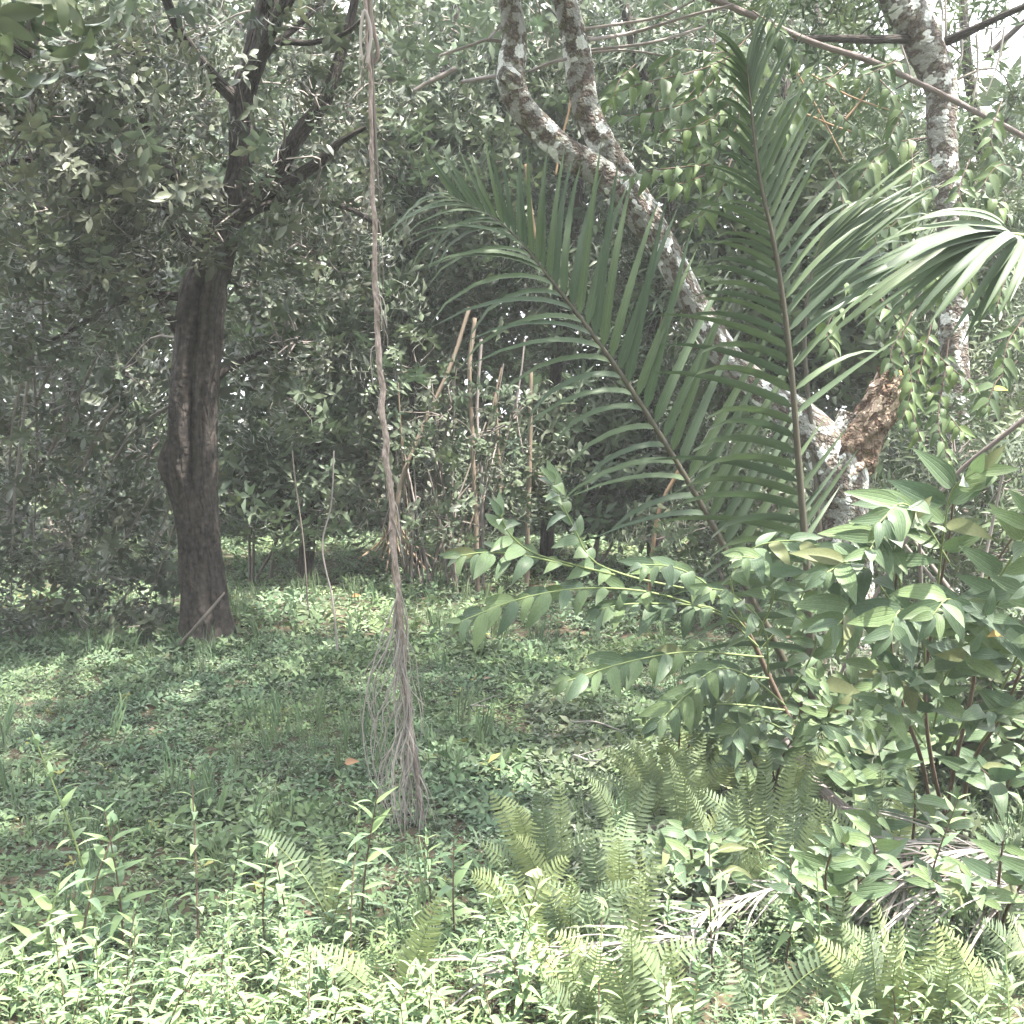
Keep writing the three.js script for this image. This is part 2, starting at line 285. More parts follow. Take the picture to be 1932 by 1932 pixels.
// ------------------------------------------------------------------ the dark tree on the left
const limbPts = (a) => cr(a, 12);
seed(101);
{
  const D = 6.5, t = thing('tree', 'dark leafy tree with fused brown trunk and burl, hanging twiggy crown', 'tree');
  const tr = [[388, 1235, 64], [388, 1190, 55], [378, 1050, 47], [366, 900, 51], [366, 760, 54], [374, 640, 53], [385, 550, 49], [412, 470, 37], [440, 390, 31], [458, 290, 28], [456, 190, 25], [480, 110, 26], [500, 40, 24], [512, -60, 24], [520, -300, 20], [540, -620, 14]];
  const pts = tr.map((a) => P(a[0], a[1], D)), rad = tr.map((a) => a[2] / F * D * 0.83);
  pts[0].y = -0.12;
  part(t, 'trunk', tube(pts, rad, {
    n: 130, sides: 80, bump: 0.10, freq: 7, uvr: 1.1,
    shape: (r, d, s, p) => {
      const a = Math.atan2(d.z, d.x), w = sstep(0.85, 1.15, p.y) * (1 - sstep(2.15, 2.5, p.y));            // the seam between the two stems
      r *= 1 - 0.42 * w * Math.exp(-(((a - 1.42 - 0.10 * N3(p.y * 2.2, 3, 1)) / 0.13) ** 2)); r *= 1 + 0.07 * w * Math.exp(-(((Math.abs(a - 1.42) - 0.5) / 0.35) ** 2));
      r *= 1 + 0.5 * Math.exp(-(((p.y - 1.14) / 0.14) ** 2)) * Math.exp(-(((Math.abs(a) - 3.0) / 0.5) ** 2));   // burl
      r *= 1 + 0.30 * Math.exp(-p.y / 0.10) * (0.6 + 0.4 * Math.cos(a * 4 + 1));                               // root flare
      r += 0.008 * Math.sin(a * 9 + 3 * N3(p.y * 1.5, a, 0)) * (0.5 + N3(p.y * 4, a * 2, 4));
      return r;
    },
  }), M.barkBrown);
  const limbs = [
    [[[440, 405], [481, 381], [515, 337], [567, 247], [611, 192], [640, 110], [665, 20], [700, -150]], 0.075, 0.02, 0.0],
    [[[485, 385], [567, 330], [618, 292], [642, 268], [690, 240]], 0.05, 0.012, 0.15],
    [[[470, 398], [567, 374], [653, 392], [720, 430]], 0.03, 0.008, 0.5],
    [[[490, 115], [525, 81], [584, 81], [653, 62], [690, 30]], 0.028, 0.008, 0.4],
    [[[500, 95], [560, 50], [600, 10], [640, -30]], 0.025, 0.012, -0.3],
    [[[345, 640], [318, 600], [285, 540], [240, 450], [200, 330]], 0.035, 0.010, 0.5],
    [[[400, 720], [440, 690], [510, 660], [590, 640]], 0.03, 0.008, -0.5],
    [[[400, 500], [330, 430], [290, 330], [270, 220], [250, 60], [240, -120]], 0.055, 0.014, 0.6],
    [[[430, 420], [330, 330], [200, 290], [60, 300], [-80, 330]], 0.05, 0.010, 0.8],
    [[[455, 200], [380, 120], [330, 40], [280, -100], [200, -300]], 0.045, 0.015, 0.9],
    [[[470, 150], [520, 40], [620, -120], [760, -260], [900, -330]], 0.05, 0.015, 1.4],
    [[[500, 20], [520, -150], [500, -330], [560, -600]], 0.05, 0.02, 2.2],
    [[[505, -40], [420, -200], [250, -380], [60, -500]], 0.05, 0.02, 2.0],
    [[[350, 560], [250, 560], [140, 620], [60, 660]], 0.03, 0.008, 0.7],
  ];
  const all = [];
  for (const [px, r0, r1, toward] of limbs) {
    const q = px.map(([x, y], i) => P(x, y, D - toward * Math.pow(i / (px.length - 1), 1.2))), rr = q.map((_, i) => r0 + (r1 - r0) * i / (q.length - 1));
    part(t, 'branch', tube(q, rr, { n: 24, sides: 9, bump: 0.14, freq: 9, uvr: 1.5 }), M.barkBrown); all.push(...limbPts(q));
  }
  // thin twigs seen against the leaves
  for (const [a, b, c, w] of [[[40, 560], [105, 470], [170, 400], 5], [[60, 540], [20, 610], [-20, 660], 5], [[155, 560], [250, 430], [252, 415], 7], [[240, 540], [290, 510], [312, 490], 6], [[215, 560], [250, 500], [300, 455], 5], [[90, 860], [160, 720], [200, 640], 6], [[60, 780], [110, 660], [120, 640], 6], [[320, 280], [335, 340], [340, 395], 5], [[0, 228], [50, 190], [90, 185], 6], [[340, 1216], [385, 1165], [424, 1118], 8], [[155, 880], [200, 790], [225, 760], 7]]) {
    part(t, 'twig', tube([P(...a, D - 0.45), P(...b, D - 0.5), P(...c, D - 0.4)], [w / F * D * 0.5, w / F * D * 0.45, w / F * D * 0.25], { n: 8, sides: 5, bump: 0.2 }), M.twig);
  }
  const cl = [];
  const put = (x, y, d, rx, ry, n) => cl.push([P(x, y, d), [rx, ry, 0.45], n]);
  for (const a of [[60, 60, 5.6, 0.5, 0.4, 70], [170, 130, 5.8, 0.5, 0.4, 75], [290, 90, 6.2, 0.4, 0.4, 55], [390, 60, 7.2, 0.35, 0.35, 45], [60, 230, 5.5, 0.45, 0.35, 70], [180, 260, 5.7, 0.45, 0.35, 75], [300, 230, 6.2, 0.35, 0.35, 50], [370, 180, 7.3, 0.3, 0.3, 35],
    [70, 380, 5.6, 0.45, 0.35, 65], [200, 390, 5.7, 0.45, 0.35, 70], [300, 390, 6.3, 0.3, 0.3, 40], [60, 520, 5.7, 0.4, 0.35, 50], [180, 530, 5.9, 0.4, 0.3, 45], [280, 500, 6.4, 0.25, 0.25, 22], [405, 430, 6.05, 0.2, 0.16, 13], [460, 350, 6.05, 0.2, 0.12, 9], [460, 230, 6.1, 0.16, 0.2, 6], [540, 300, 6.1, 0.2, 0.2, 10], [590, 180, 6.2, 0.25, 0.25, 14], [550, 160, 7.2, 0.3, 0.35, 40], [600, 60, 6.6, 0.4, 0.3, 50], [650, 200, 7.1, 0.35, 0.3, 45], [610, 350, 7.1, 0.35, 0.3, 40],
    [520, 470, 7.0, 0.35, 0.25, 45], [600, 480, 6.2, 0.35, 0.28, 45], [680, 400, 6.3, 0.3, 0.3, 35], [460, 540, 7.1, 0.22, 0.2, 22], [60, 680, 6.0, 0.4, 0.3, 40], [30, 830, 6.2, 0.35, 0.35, 45], [130, 760, 6.2, 0.35, 0.3, 35], [230, 700, 6.9, 0.3, 0.35, 30], [560, 640, 6.7, 0.4, 0.25, 35], [520, 740, 7.0, 0.35, 0.25, 22],
    [20, 980, 6.3, 0.3, 0.35, 45], [110, 900, 6.4, 0.35, 0.3, 35], [200, 860, 6.8, 0.3, 0.3, 30], [60, 1090, 6.4, 0.3, 0.25, 35], [160, 1010, 6.6, 0.35, 0.25, 32], [260, 960, 7.0, 0.3, 0.3, 28], [250, 1100, 6.9, 0.35, 0.25, 40], [290, 1020, 7.1, 0.2, 0.25, 18], [130, 1180, 6.6, 0.4, 0.2, 40], [260, 1190, 6.6, 0.3, 0.15, 30], [20, 1190, 6.4, 0.25, 0.15, 18]]) put(...a);
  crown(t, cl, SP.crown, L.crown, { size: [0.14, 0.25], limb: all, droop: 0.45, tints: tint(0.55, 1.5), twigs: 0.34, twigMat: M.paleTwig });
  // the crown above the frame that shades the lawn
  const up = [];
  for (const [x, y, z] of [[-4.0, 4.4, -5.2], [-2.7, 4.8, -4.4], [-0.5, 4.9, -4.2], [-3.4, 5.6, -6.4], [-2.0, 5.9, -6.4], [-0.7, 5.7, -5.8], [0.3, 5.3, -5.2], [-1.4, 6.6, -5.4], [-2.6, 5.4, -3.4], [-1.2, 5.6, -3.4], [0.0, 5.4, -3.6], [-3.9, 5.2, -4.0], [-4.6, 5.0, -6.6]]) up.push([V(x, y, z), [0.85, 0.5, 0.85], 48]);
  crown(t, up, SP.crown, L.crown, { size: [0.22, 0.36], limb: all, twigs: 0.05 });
}

seed(151);
{
  const t = thing('tree', 'near tree whose large dark leaves hang into the upper left corner', 'tree'), tp = [V(-4.1, -0.1, -2.6), V(-4.0, 1.4, -2.6), V(-3.8, 2.8, -2.8), V(-3.6, 4.2, -3.0), V(-3.5, 5.6, -3.0)];
  part(t, 'trunk', tube(tp, [0.2, 0.16, 0.14, 0.11, 0.05], { n: 50, sides: 20, bump: 0.15, uvr: 1.1 }), M.barkBrown);
  const lim = [[V(-3.85, 2.6, -2.8), V(-3.0, 3.0, -3.3), V(-2.2, 3.0, -3.9), V(-1.85, 2.85, -4.1)], [V(-3.7, 3.4, -2.9), V(-4.3, 4.2, -2.2), V(-4.8, 4.6, -1.6)], [V(-3.6, 4.0, -3.0), V(-3.0, 4.7, -2.6), V(-2.6, 5.0, -2.4)], [V(-3.9, 2.2, -2.7), V(-4.8, 2.8, -3.4), V(-5.4, 3.0, -4.0)]];
  for (const l of lim) part(t, 'branch', tube(l, l.map((_, i) => 0.06 * (1 - 0.25 * i)), { n: 16, sides: 8, bump: 0.2 }), M.barkBrown);
  const cl = [], corner = [[P(20, 20, 4.2), [0.2, 0.12, 0.2], 9], [P(110, -20, 4.2), [0.22, 0.1, 0.2], 8]];
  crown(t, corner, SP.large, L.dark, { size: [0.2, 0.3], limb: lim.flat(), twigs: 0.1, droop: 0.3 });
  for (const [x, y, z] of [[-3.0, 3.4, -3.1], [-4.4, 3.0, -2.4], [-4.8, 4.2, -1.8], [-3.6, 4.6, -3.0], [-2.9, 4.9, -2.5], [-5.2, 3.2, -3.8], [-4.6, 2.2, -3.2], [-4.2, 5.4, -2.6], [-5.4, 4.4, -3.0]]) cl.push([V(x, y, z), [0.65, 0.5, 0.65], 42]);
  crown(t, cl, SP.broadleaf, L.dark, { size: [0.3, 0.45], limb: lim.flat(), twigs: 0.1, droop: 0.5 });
}

// ------------------------------------------------------------------ the lichen tree
seed(202);
{
  const t = thing('tree', 'crooked tree with white lichen patches, forked limb and broken stub behind palm', 'tree');
  const D = 5.0, q = (a) => a.map(([x, y, w, d]) => [P(x, y, d ?? D), w / F * (d ?? D) * 0.5]);
  const add = (a, name, o = {}) => { const s = q(a); if (o.foot) s[0][0].y = -0.1; return part(t, name, tube(s.map((x) => x[0]), s.map((x) => x[1]), { n: 60, sides: 24, bump: 0.16, freq: 9, uvr: 1.3, vr: 1.7, ...o }), o.mat ?? M.barkLichen); };
  add([[1655, 1350, 120], [1640, 1290, 100], [1612, 1180, 94], [1592, 1060, 96], [1588, 960, 100], [1578, 880, 104], [1530, 810, 78, 5.05], [1460, 755, 58, 5.15], [1385, 690, 53, 5.25], [1325, 600, 50, 5.3], [1275, 510, 52, 5.3], [1225, 425, 60, 5.3], [1170, 358, 64, 5.3]], 'trunk', { n: 120, sides: 28, foot: 1 });
  add([[1572, 905, 84], [1605, 850, 92], [1640, 800, 84], [1672, 750, 76], [1694, 712, 66]], 'broken_limb', { n: 50, sides: 36, bump: 0.5, freq: 14, mat: M.barkBroken, shape: (r, d, s, p) => r * (1 + 0.35 * sstep(0.93, 1, s) * N3(d.x * 3, d.y * 3, d.z * 3)) });
  add([[1590, 830, 46], [1596, 800, 44], [1602, 778, 36]], 'knob', { n: 12 });
  { const c = P(1688, 710, 4.97); const g = tube([c, c.clone().add(V(0.012, 0.016, 0.02))], [0.03, 0.022], { n: 3, sides: 12, bump: 0.4 }); part(t, 'cut_face', g, M.cutWood); }
  const A = [[1190, 375, 56, 5.3], [1130, 325, 54, 5.3], [1075, 292, 52, 5.3], [1020, 245, 50, 5.3], [980, 195, 50, 5.3], [965, 150, 54, 5.3], [970, 80, 46, 5.3], [962, 0, 40, 5.3], [930, -120, 36, 5.2], [860, -330, 30, 4.9], [800, -560, 22, 4.6]];
  const B = [[1230, 420, 56, 5.32], [1185, 350, 52, 5.34], [1145, 285, 50, 5.36], [1112, 225, 50, 5.38], [1096, 150, 50, 5.4], [1085, 80, 48, 5.4], [1066, 0, 42, 5.4], [1040, -120, 38, 5.3], [1080, -330, 30, 5.0], [1140, -560, 20, 4.6]];
  add(A, 'limb', { n: 90 }); add(B, 'limb', { n: 90 });
  add([[975, 160, 40, 5.28], [958, 145, 36, 5.22], [945, 138, 26, 5.2]], 'knob', { n: 10 });
  const limb = [...cr(q(A).map((x) => x[0]), 20), ...cr(q(B).map((x) => x[0]), 20)];
  for (const e of [V(0.3, 5.0, -2.2), V(1.8, 5.1, -2.4), V(-1.2, 5.0, -2.5), V(1.2, 5.6, -3.4)]) { const s0 = limb[18 + (e.x > 0.5 ? 21 : 0)], m = s0.clone().lerp(e, 0.5).add(V(0, 0.15, 0)); part(t, 'limb', tube([s0, m, e], [0.045, 0.03, 0.01], { n: 14, sides: 8, bump: 0.2 }), M.barkLichen); limb.push(m, e); }
  // bare grey side twigs
  for (const [w, ...p] of [[9, [955, 140], [900, 150], [870, 155]], [10, [860, 130], [800, 160], [780, 172]], [7, [955, 80], [920, 75], [890, 85], [830, 105]], [6, [920, 75], [935, 60], [945, 48]], [7, [1090, 110], [1050, 115], [1000, 135]], [7, [1110, 75], [1200, 60], [1300, 30], [1380, 10]], [6, [1110, 95], [1230, 80], [1330, 50]], [6, [1100, 55], [1250, 30], [1310, 0]], [5, [1105, 100], [1180, 95], [1280, 110]]]) {
    const pts = p.map(([x, y]) => P(x, y, 5.35 + R(-0.1, 0.2))); part(t, 'twig', tube(pts, pts.map((_, i) => w / F * 5.3 * 0.5 * (1 - 0.4 * i / p.length)), { n: 10, sides: 6, bump: 0.2 }), M.greyStick);
  }
  const up = [];
  for (const [x, y, z] of [[-0.6, 4.2, -4.6], [0.4, 4.3, -4.4], [1.2, 4.4, -4.6], [0.9, 5.2, -3.8], [-0.1, 5.2, -3.2], [1.9, 5.0, -4.4], [2.0, 5.8, -5.4], [0.9, 6.1, -5.0], [0.4, 4.9, -5.9], [1.5, 4.7, -6.0], [0.95, 5.6, -3.4], [0.7, 5.8, -2.9], [0.35, 4.7, -2.9], [-0.2, 4.9, -2.7], [0.3, 5.0, -2.2], [1.1, 5.1, -2.45], [1.4, 5.1, -2.75], [-0.6, 5.0, -2.3], [-1.4, 5.1, -2.5], [1.3, 5.2, -3.8]]) up.push([V(x, y, z), [0.75, 0.45, 0.75], 42]);
  crown(t, up, SP.broadleaf, L.mid, { size: [0.22, 0.34], limb, twigs: 0.05, twigMat: M.greyStick });
}

// ------------------------------------------------------------------ the tree at the right with hanging roots
seed(303);
{
  const t = thing('tree', 'rough grey trunk crossed by a long diagonal branch, sky gaps behind', 'tree');
  const D = 7.2, seg = [[1800, 1150, 62], [1800, 800, 56], [1798, 600, 50], [1795, 430, 48], [1786, 340, 48], [1776, 250, 50], [1774, 165, 56], [1740, 75, 68], [1700, 5, 66], [1660, -90, 56], [1600, -260, 40], [1560, -480, 26]];
  const pts = seg.map((a) => P(a[0], a[1], D)), rad = seg.map((a) => a[2] / F * D / 2); pts[0].y = -0.1;
  part(t, 'trunk', tube(pts, rad, { n: 100, sides: 24, bump: 0.18, freq: 8, uvr: 1.1, vr: 1.7 }), M.barkLichen);
  const lim = [[[1785, 78], [1830, 58], [1880, 35], [1960, 0], [2100, -70]], [[1735, 72], [1650, 74], [1560, 72], [1450, 78]], [[1690, -20], [1780, -150], [1900, -300], [2000, -380]], [[1660, -90], [1500, -200], [1350, -330], [1250, -420]]].map((a) => a.map(([x, y], i) => P(x, y, D - i * 0.15)));
  lim.forEach((l, i) => part(t, 'branch', tube(l, l.map((_, k) => (i < 2 ? 0.034 : 0.055) * (1 - 0.16 * k)), { n: 24, sides: 9, bump: 0.2 }), M.barkBrown));
  for (const [x0, y0, x1, y1] of [[1700, 85, 1722, 190], [1815, 75, 1800, 145], [1842, 65, 1836, 190], [1870, 60, 1858, 110], [1895, 50, 1860, 180], [1770, -10, 1775, 55]]) { const a = P(x0, y0, D - 0.3), b = P(x1, y1, D - 0.3), m = a.clone().lerp(b, 0.5).add(V(0.02, 0, 0)); part(t, 'hanging_root', tube([a, m, b], [0.008, 0.007, 0.004], { n: 8, sides: 5 }), M.straw); }
  const limb_ = [...pts.slice(5), ...lim.flat()], limb = limb_, cl = [];
  for (const [x, y, d, rx, n] of [[1480, -40, 7.2, 0.5, 50], [1600, -20, 7.4, 0.4, 30], [1900, 50, 7.6, 0.4, 16], [1850, 140, 7.8, 0.35, 12], [1920, 200, 7.7, 0.3, 10], [1880, 330, 7.8, 0.4, 22], [1640, 30, 7.8, 0.35, 16], [1810, -10, 7.6, 0.3, 12], [1700, 300, 7.9, 0.4, 30], [1560, 120, 7.7, 0.4, 16], [1620, 220, 7.9, 0.35, 24]]) cl.push([P(x, y, d), [rx, rx * 0.7, rx], n]);
  for (const [x, y, z] of [[2.2, 5.3, -6.6], [3.2, 5.4, -6.0], [4.0, 5.2, -5.2], [2.8, 6.2, -5.4], [3.6, 4.6, -6.8], [1.4, 5.6, -7.2], [3.2, 5.6, -4.9]]) cl.push([V(x, y, z), [0.85, 0.5, 0.8], 45]);
  cl.push([V(2.75, 5.1, -2.25), [0.5, 0.3, 0.3], 22], [V(3.3, 5.2, -2.3), [0.4, 0.3, 0.4], 20]);
  { const a = V(3.0, 5.6, -4.6), e = V(2.9, 5.1, -2.2); part(t, 'branch', tube([pts[9], V(3.2, 5.9, -6.2), a, e], [0.06, 0.045, 0.03, 0.01], { n: 20, sides: 8, bump: 0.2 }), M.barkBrown); limb_.push(a, e); }
  crown(t, cl, SP.narrow, L.mid, { size: [0.18, 0.28], more: 1.4, limb, droop: 0.5, twigs: 0.08 });
  const f = thing('fallen_branch', 'long pale brown bare branch slanting down across the top of the trees', 'branch');
  const b = [[1300, -20], [1420, 30], [1520, 75], [1650, 118], [1740, 160], [1830, 205], [1932, 258], [2050, 330]].map(([x, y]) => P(x, y, 6.7));
  part(f, 'bark', tube(b, [0.02, 0.02, 0.019, 0.019, 0.018, 0.017, 0.017, 0.015], { n: 50, sides: 10, bump: 0.25, freq: 12, uvr: 2 }), M.barkGrey);
  for (const [x0, y0, x1, y1, x2, y2] of [[1500, 130, 1545, 210, 1595, 305], [1520, 215, 1580, 240, 1650, 260], [1595, 225, 1620, 195, 1640, 165], [1530, 140, 1600, 180, 1700, 215]]) part(f, 'twig', tube([P(x0, y0, 6.6), P(x1, y1, 6.6), P(x2, y2, 6.6)], [0.007, 0.006, 0.003], { n: 8, sides: 5 }), M.orangeRoot);
}

// ------------------------------------------------------------------ the hanging aerial root in front
seed(404);
{
  const t = thing('hanging_root', 'long pale hanging aerial root with frayed tip just above the grass', 'aerial root');
  const D = 3.5, p = [[684, -260, 11], [689, 0, 11], [695, 110, 12], [699, 210, 13], [702, 330, 14], [707, 450, 15], [711, 580, 16], [717, 700, 17], [724, 800, 18], [734, 900, 19], [744, 1050, 20], [757, 1180, 19], [771, 1330, 16], [789, 1500, 12], [801, 1600, 7]];
  const fine = [], fineR = []; p.forEach((a, i) => { const b = p[i + 1]; fine.push(P(a[0], a[1], D)); fineR.push(a[2] / F * D / 2 * 0.6); if (b) for (const k of [0.33, 0.67]) { fine.push(P(a[0] + (b[0] - a[0]) * k + R(-3.5, 3.5), a[1] + (b[1] - a[1]) * k, D + R(-0.012, 0.012))); fineR.push((a[2] + (b[2] - a[2]) * k) / F * D / 2 * 0.6 * R(0.85, 1.15)); } });
  part(t, 'main_root', tube(fine, fineR, { n: 220, sides: 12, bump: 0.35, freq: 25, uvr: 4, shape: (r, d, s, q) => r * (1 + 0.10 * N3(q.y * 40, d.x * 2, d.z * 2)) }), M.root);
  part(t, 'side_root', tube([[692, 120], [700, 60], [688, 20], [680, 70], [684, 115]].map(([x, y], i) => P(x, y, D - 0.03)), [0.006, 0.006, 0.006, 0.005, 0.004], { n: 24, sides: 6 }), M.rootlet);
  part(t, 'side_root', tube([[690, 128], [712, 110], [706, 60], [700, 20], [698, -60]].map(([x, y]) => P(x, y, D + 0.03)), [0.005, 0.007, 0.007, 0.006, 0.006], { n: 24, sides: 6 }), M.root);
  part(t, 'side_root', tube([[697, -60], [700, 100], [706, 230], [712, 330], [716, 380]].map(([x, y]) => P(x, y, D + 0.02)), [0.008, 0.009, 0.008, 0.005, 0.003], { n: 24, sides: 6, bump: 0.3 }), M.twig);
  // the frayed strands
  const mainX = (y) => { const f = Math.max(1, p.findIndex((a) => a[1] > y) < 0 ? p.length - 1 : p.findIndex((a) => a[1] > y)), a = p[f - 1], b = p[f]; return a[0] + (b[0] - a[0]) * (y - a[1]) / (b[1] - a[1]); };
  for (let i = 0; i < 66; i++) {
    const y0 = R(1100, 1470), y1 = Math.min(1715, y0 + R(150, 400)), e = rnd() < 0.12 ? R(-0.6, 0) : R(0.05, 1), wd = (y) => e * 84 * sstep(y0 - 10, y0 + 200, y) * (1 - 0.25 * sstep(1450, 1650, y)), z = R(-0.07, 0.09), pts = [];
    for (let k = 0; k <= 5; k++) { const y = y0 + (y1 - y0) * k / 5; pts.push(P(mainX(y) - wd(y) + (k ? R(-13, 13) : 0), y, D + z * sstep(0, 3, k))); }
    part(t, 'rootlet', tube(pts, [0.0036, 0.003, 0.0024, 0.002, 0.0016, 0.001].map((x) => x * R(0.55, 1.1)), { n: 14, sides: 4, cap: false }), pick([M.rootlet, M.straw, M.straw]));
  }
  for (let i = 0; i < 26; i++) {
    const y0 = R(40, 1000), f = p.findIndex((a) => a[1] > y0), a = p[f - 1], b = p[f], x = a[0] + (b[0] - a[0]) * (y0 - a[1]) / (b[1] - a[1]), s = pick([-1, 1, 1]);
    part(t, 'rootlet', tube([P(x, y0, D), P(x + s * R(6, 18), y0 + R(10, 40), D), P(x + s * R(8, 26), y0 + R(50, 110), D + R(-0.03, 0.03))], [0.003, 0.002, 0.001], { n: 6, sides: 4, cap: false }), pick([M.twig, M.rootlet]));
  }
}

// ------------------------------------------------------------------ palms
// leaflets along a rachis; each leaflet is a mesh of its own under the rachis
function palmFrond(palm, name, pts, radii, n, { len, wid, mats, tipT = 1, start = 0.2, angle = [1.1, 0.35], droop = 0.25, bendR = [0.3, 0.8], sides = [-1, 1], facing = V(0, 0.5, 1), lenAt = (t) => Math.pow(Math.sin(Math.PI * clamp(0.12 + 0.8 * t, 0, 1)), 0.6), rmat = M.rachis, lift = [0.15, 0.15] }) {
  const r = part(palm, name, tube(pts, radii, { n: 40, sides: 8 }), rmat), curve = new THREE.CatmullRomCurve3(pts, false, 'centripetal');
  const geos = [0, 1, 2].map((k) => leaf('strap', wid / len, { n: 7, cols: 2, bend: bendR[0] + (bendR[1] - bendR[0]) * k / 2, fold: 0.42, tip: 0.8 }));
  for (let i = 0; i < n; i++) {
    const t = start + (1 - start) * Math.pow((i + 0.5) / n, 0.95), T = curve.getTangent(t), p = curve.getPoint(t), f = facing.clone().addScaledVector(T, -facing.dot(T)).normalize(), S = T.clone().cross(f).normalize();
    for (const s of sides) {
      const a = angle[0] + (angle[1] - angle[0]) * (t - start) / (1 - start) + R(-0.08, 0.08), d = T.clone().multiplyScalar(Math.cos(a)).addScaledVector(S, s * Math.sin(a)).addScaledVector(f, lift[s < 0 ? 0 : 1] + R(-0.05, 0.05)); d.y -= droop * R(0.6, 1.2);
      const nrm = f.clone().addScaledVector(S, -s * 0.35).addScaledVector(T, 0.2), l = len * lenAt((t - start) / (1 - start)) * R(0.9, 1.06);
      const m = part(r, 'leaflet', pick(geos), pick(mats)); setM(m, frame(p, d, nrm, l, l));
    }
  }
  return r;
}
seed(505);
{
  const t = thing('palm', 'young palm with two tall grey green feather fronds rising beside the shrub', 'palm');
  const D = 4.5;
  // the frond leaning to the left: stiff leaflets above, arching ones below
  const left = [[1545, 1420, 4.6], [1480, 1250, 4.5], [1395, 1085, 4.45], [1290, 895, 4.4], [1160, 690, 4.35], [1040, 530, 4.3], [950, 425, 4.25], [850, 368, 4.2]].map(([x, y, d]) => P(x, y, d));
  palmFrond(t, 'frond', left, [0.02, 0.018, 0.015, 0.013, 0.011, 0.008, 0.005, 0.002], 44, { len: 0.46, wid: 0.045, mats: L.palm, start: 0.22, angle: [1.1, 0.42], droop: 0, sides: [1], bendR: [0.1, 0.5], facing: V(-0.2, 0.2, 1), lift: [0, 0.04], lenAt: (u) => 0.95 - 0.62 * sstep(0.38, 1, u) });
  palmFrond(t, 'frond', left.map((p) => p.clone().add(V(0, 0, -0.004))), [0.016, 0.014, 0.012, 0.01, 0.008, 0.006, 0.004, 0.001], 30, { len: 0.38, wid: 0.034, mats: L.palm, start: 0.36, angle: [0.95, 0.35], droop: 0.0, sides: [-1], bendR: [0.7, 1.5], facing: V(0.1, 0.9, 0.7), lift: [0.18, 0], lenAt: (u) => 0.55 + 0.45 * Math.sin(Math.PI * clamp(u * 0.8 + 0.2, 0, 1)) });
  // the upright frond
  const up = [[1545, 1430, 4.4], [1533, 1320, 4.35], [1524, 1100, 4.25], [1508, 890, 4.2], [1488, 650, 4.15], [1462, 470, 4.1], [1432, 330, 4.05], [1415, 190, 4.0], [1408, 120, 3.95]].map(([x, y, d]) => P(x, y, d));
  palmFrond(t, 'frond', up, [0.02, 0.019, 0.016, 0.014, 0.011, 0.009, 0.006, 0.004, 0.002], 60, { len: 0.38, wid: 0.042, mats: L.palm, start: 0.12, angle: [1.5, 0.25], droop: -0.12, sides: [1], bendR: [0.5, 1.0], facing: V(0.35, 0.5, -1), lift: [0, -0.1], lenAt: (u) => 1.0 - 0.62 * sstep(0.25, 0.8, u) });
  palmFrond(t, 'frond', up.map((p) => p.clone().add(V(0.004, 0, -0.004))), [0.016, 0.015, 0.013, 0.011, 0.009, 0.007, 0.005, 0.003, 0.001], 30, { len: 0.33, wid: 0.032, mats: L.palm, start: 0.42, angle: [0.95, 0.12], droop: -0.1, sides: [1], bendR: [0.15, 0.6], facing: V(-0.6, 0.2, 1), lift: [0, -0.45], lenAt: (u) => 0.9 - 0.35 * sstep(0.5, 1, u) });
  // a third frond behind, to the right
  const r3 = [[1550, 1430, 4.6], [1555, 1150, 4.8], [1535, 850, 4.95], [1518, 640, 5.0], [1530, 520, 5.0], [1560, 430, 5.0]].map(([x, y, d]) => P(x, y, d));
  palmFrond(t, 'frond', r3, [0.016, 0.014, 0.012, 0.01, 0.006, 0.002], 20, { len: 0.5, wid: 0.034, mats: L.palm, start: 0.62, angle: [0.8, 0.3], droop: 0, bendR: [0.3, 0.7], facing: V(-0.2, 0.3, 1), sides: [1], lift: [0.1, 0] });
  part(t, 'stem', tube([G(1545, 1440).add(V(0, -0.05, 0)), P(1545, 1420, 4.5), P(1540, 1370, 4.42)], [0.06, 0.045, 0.02], { n: 8, sides: 10, bump: 0.2 }), M.strawDark);
}
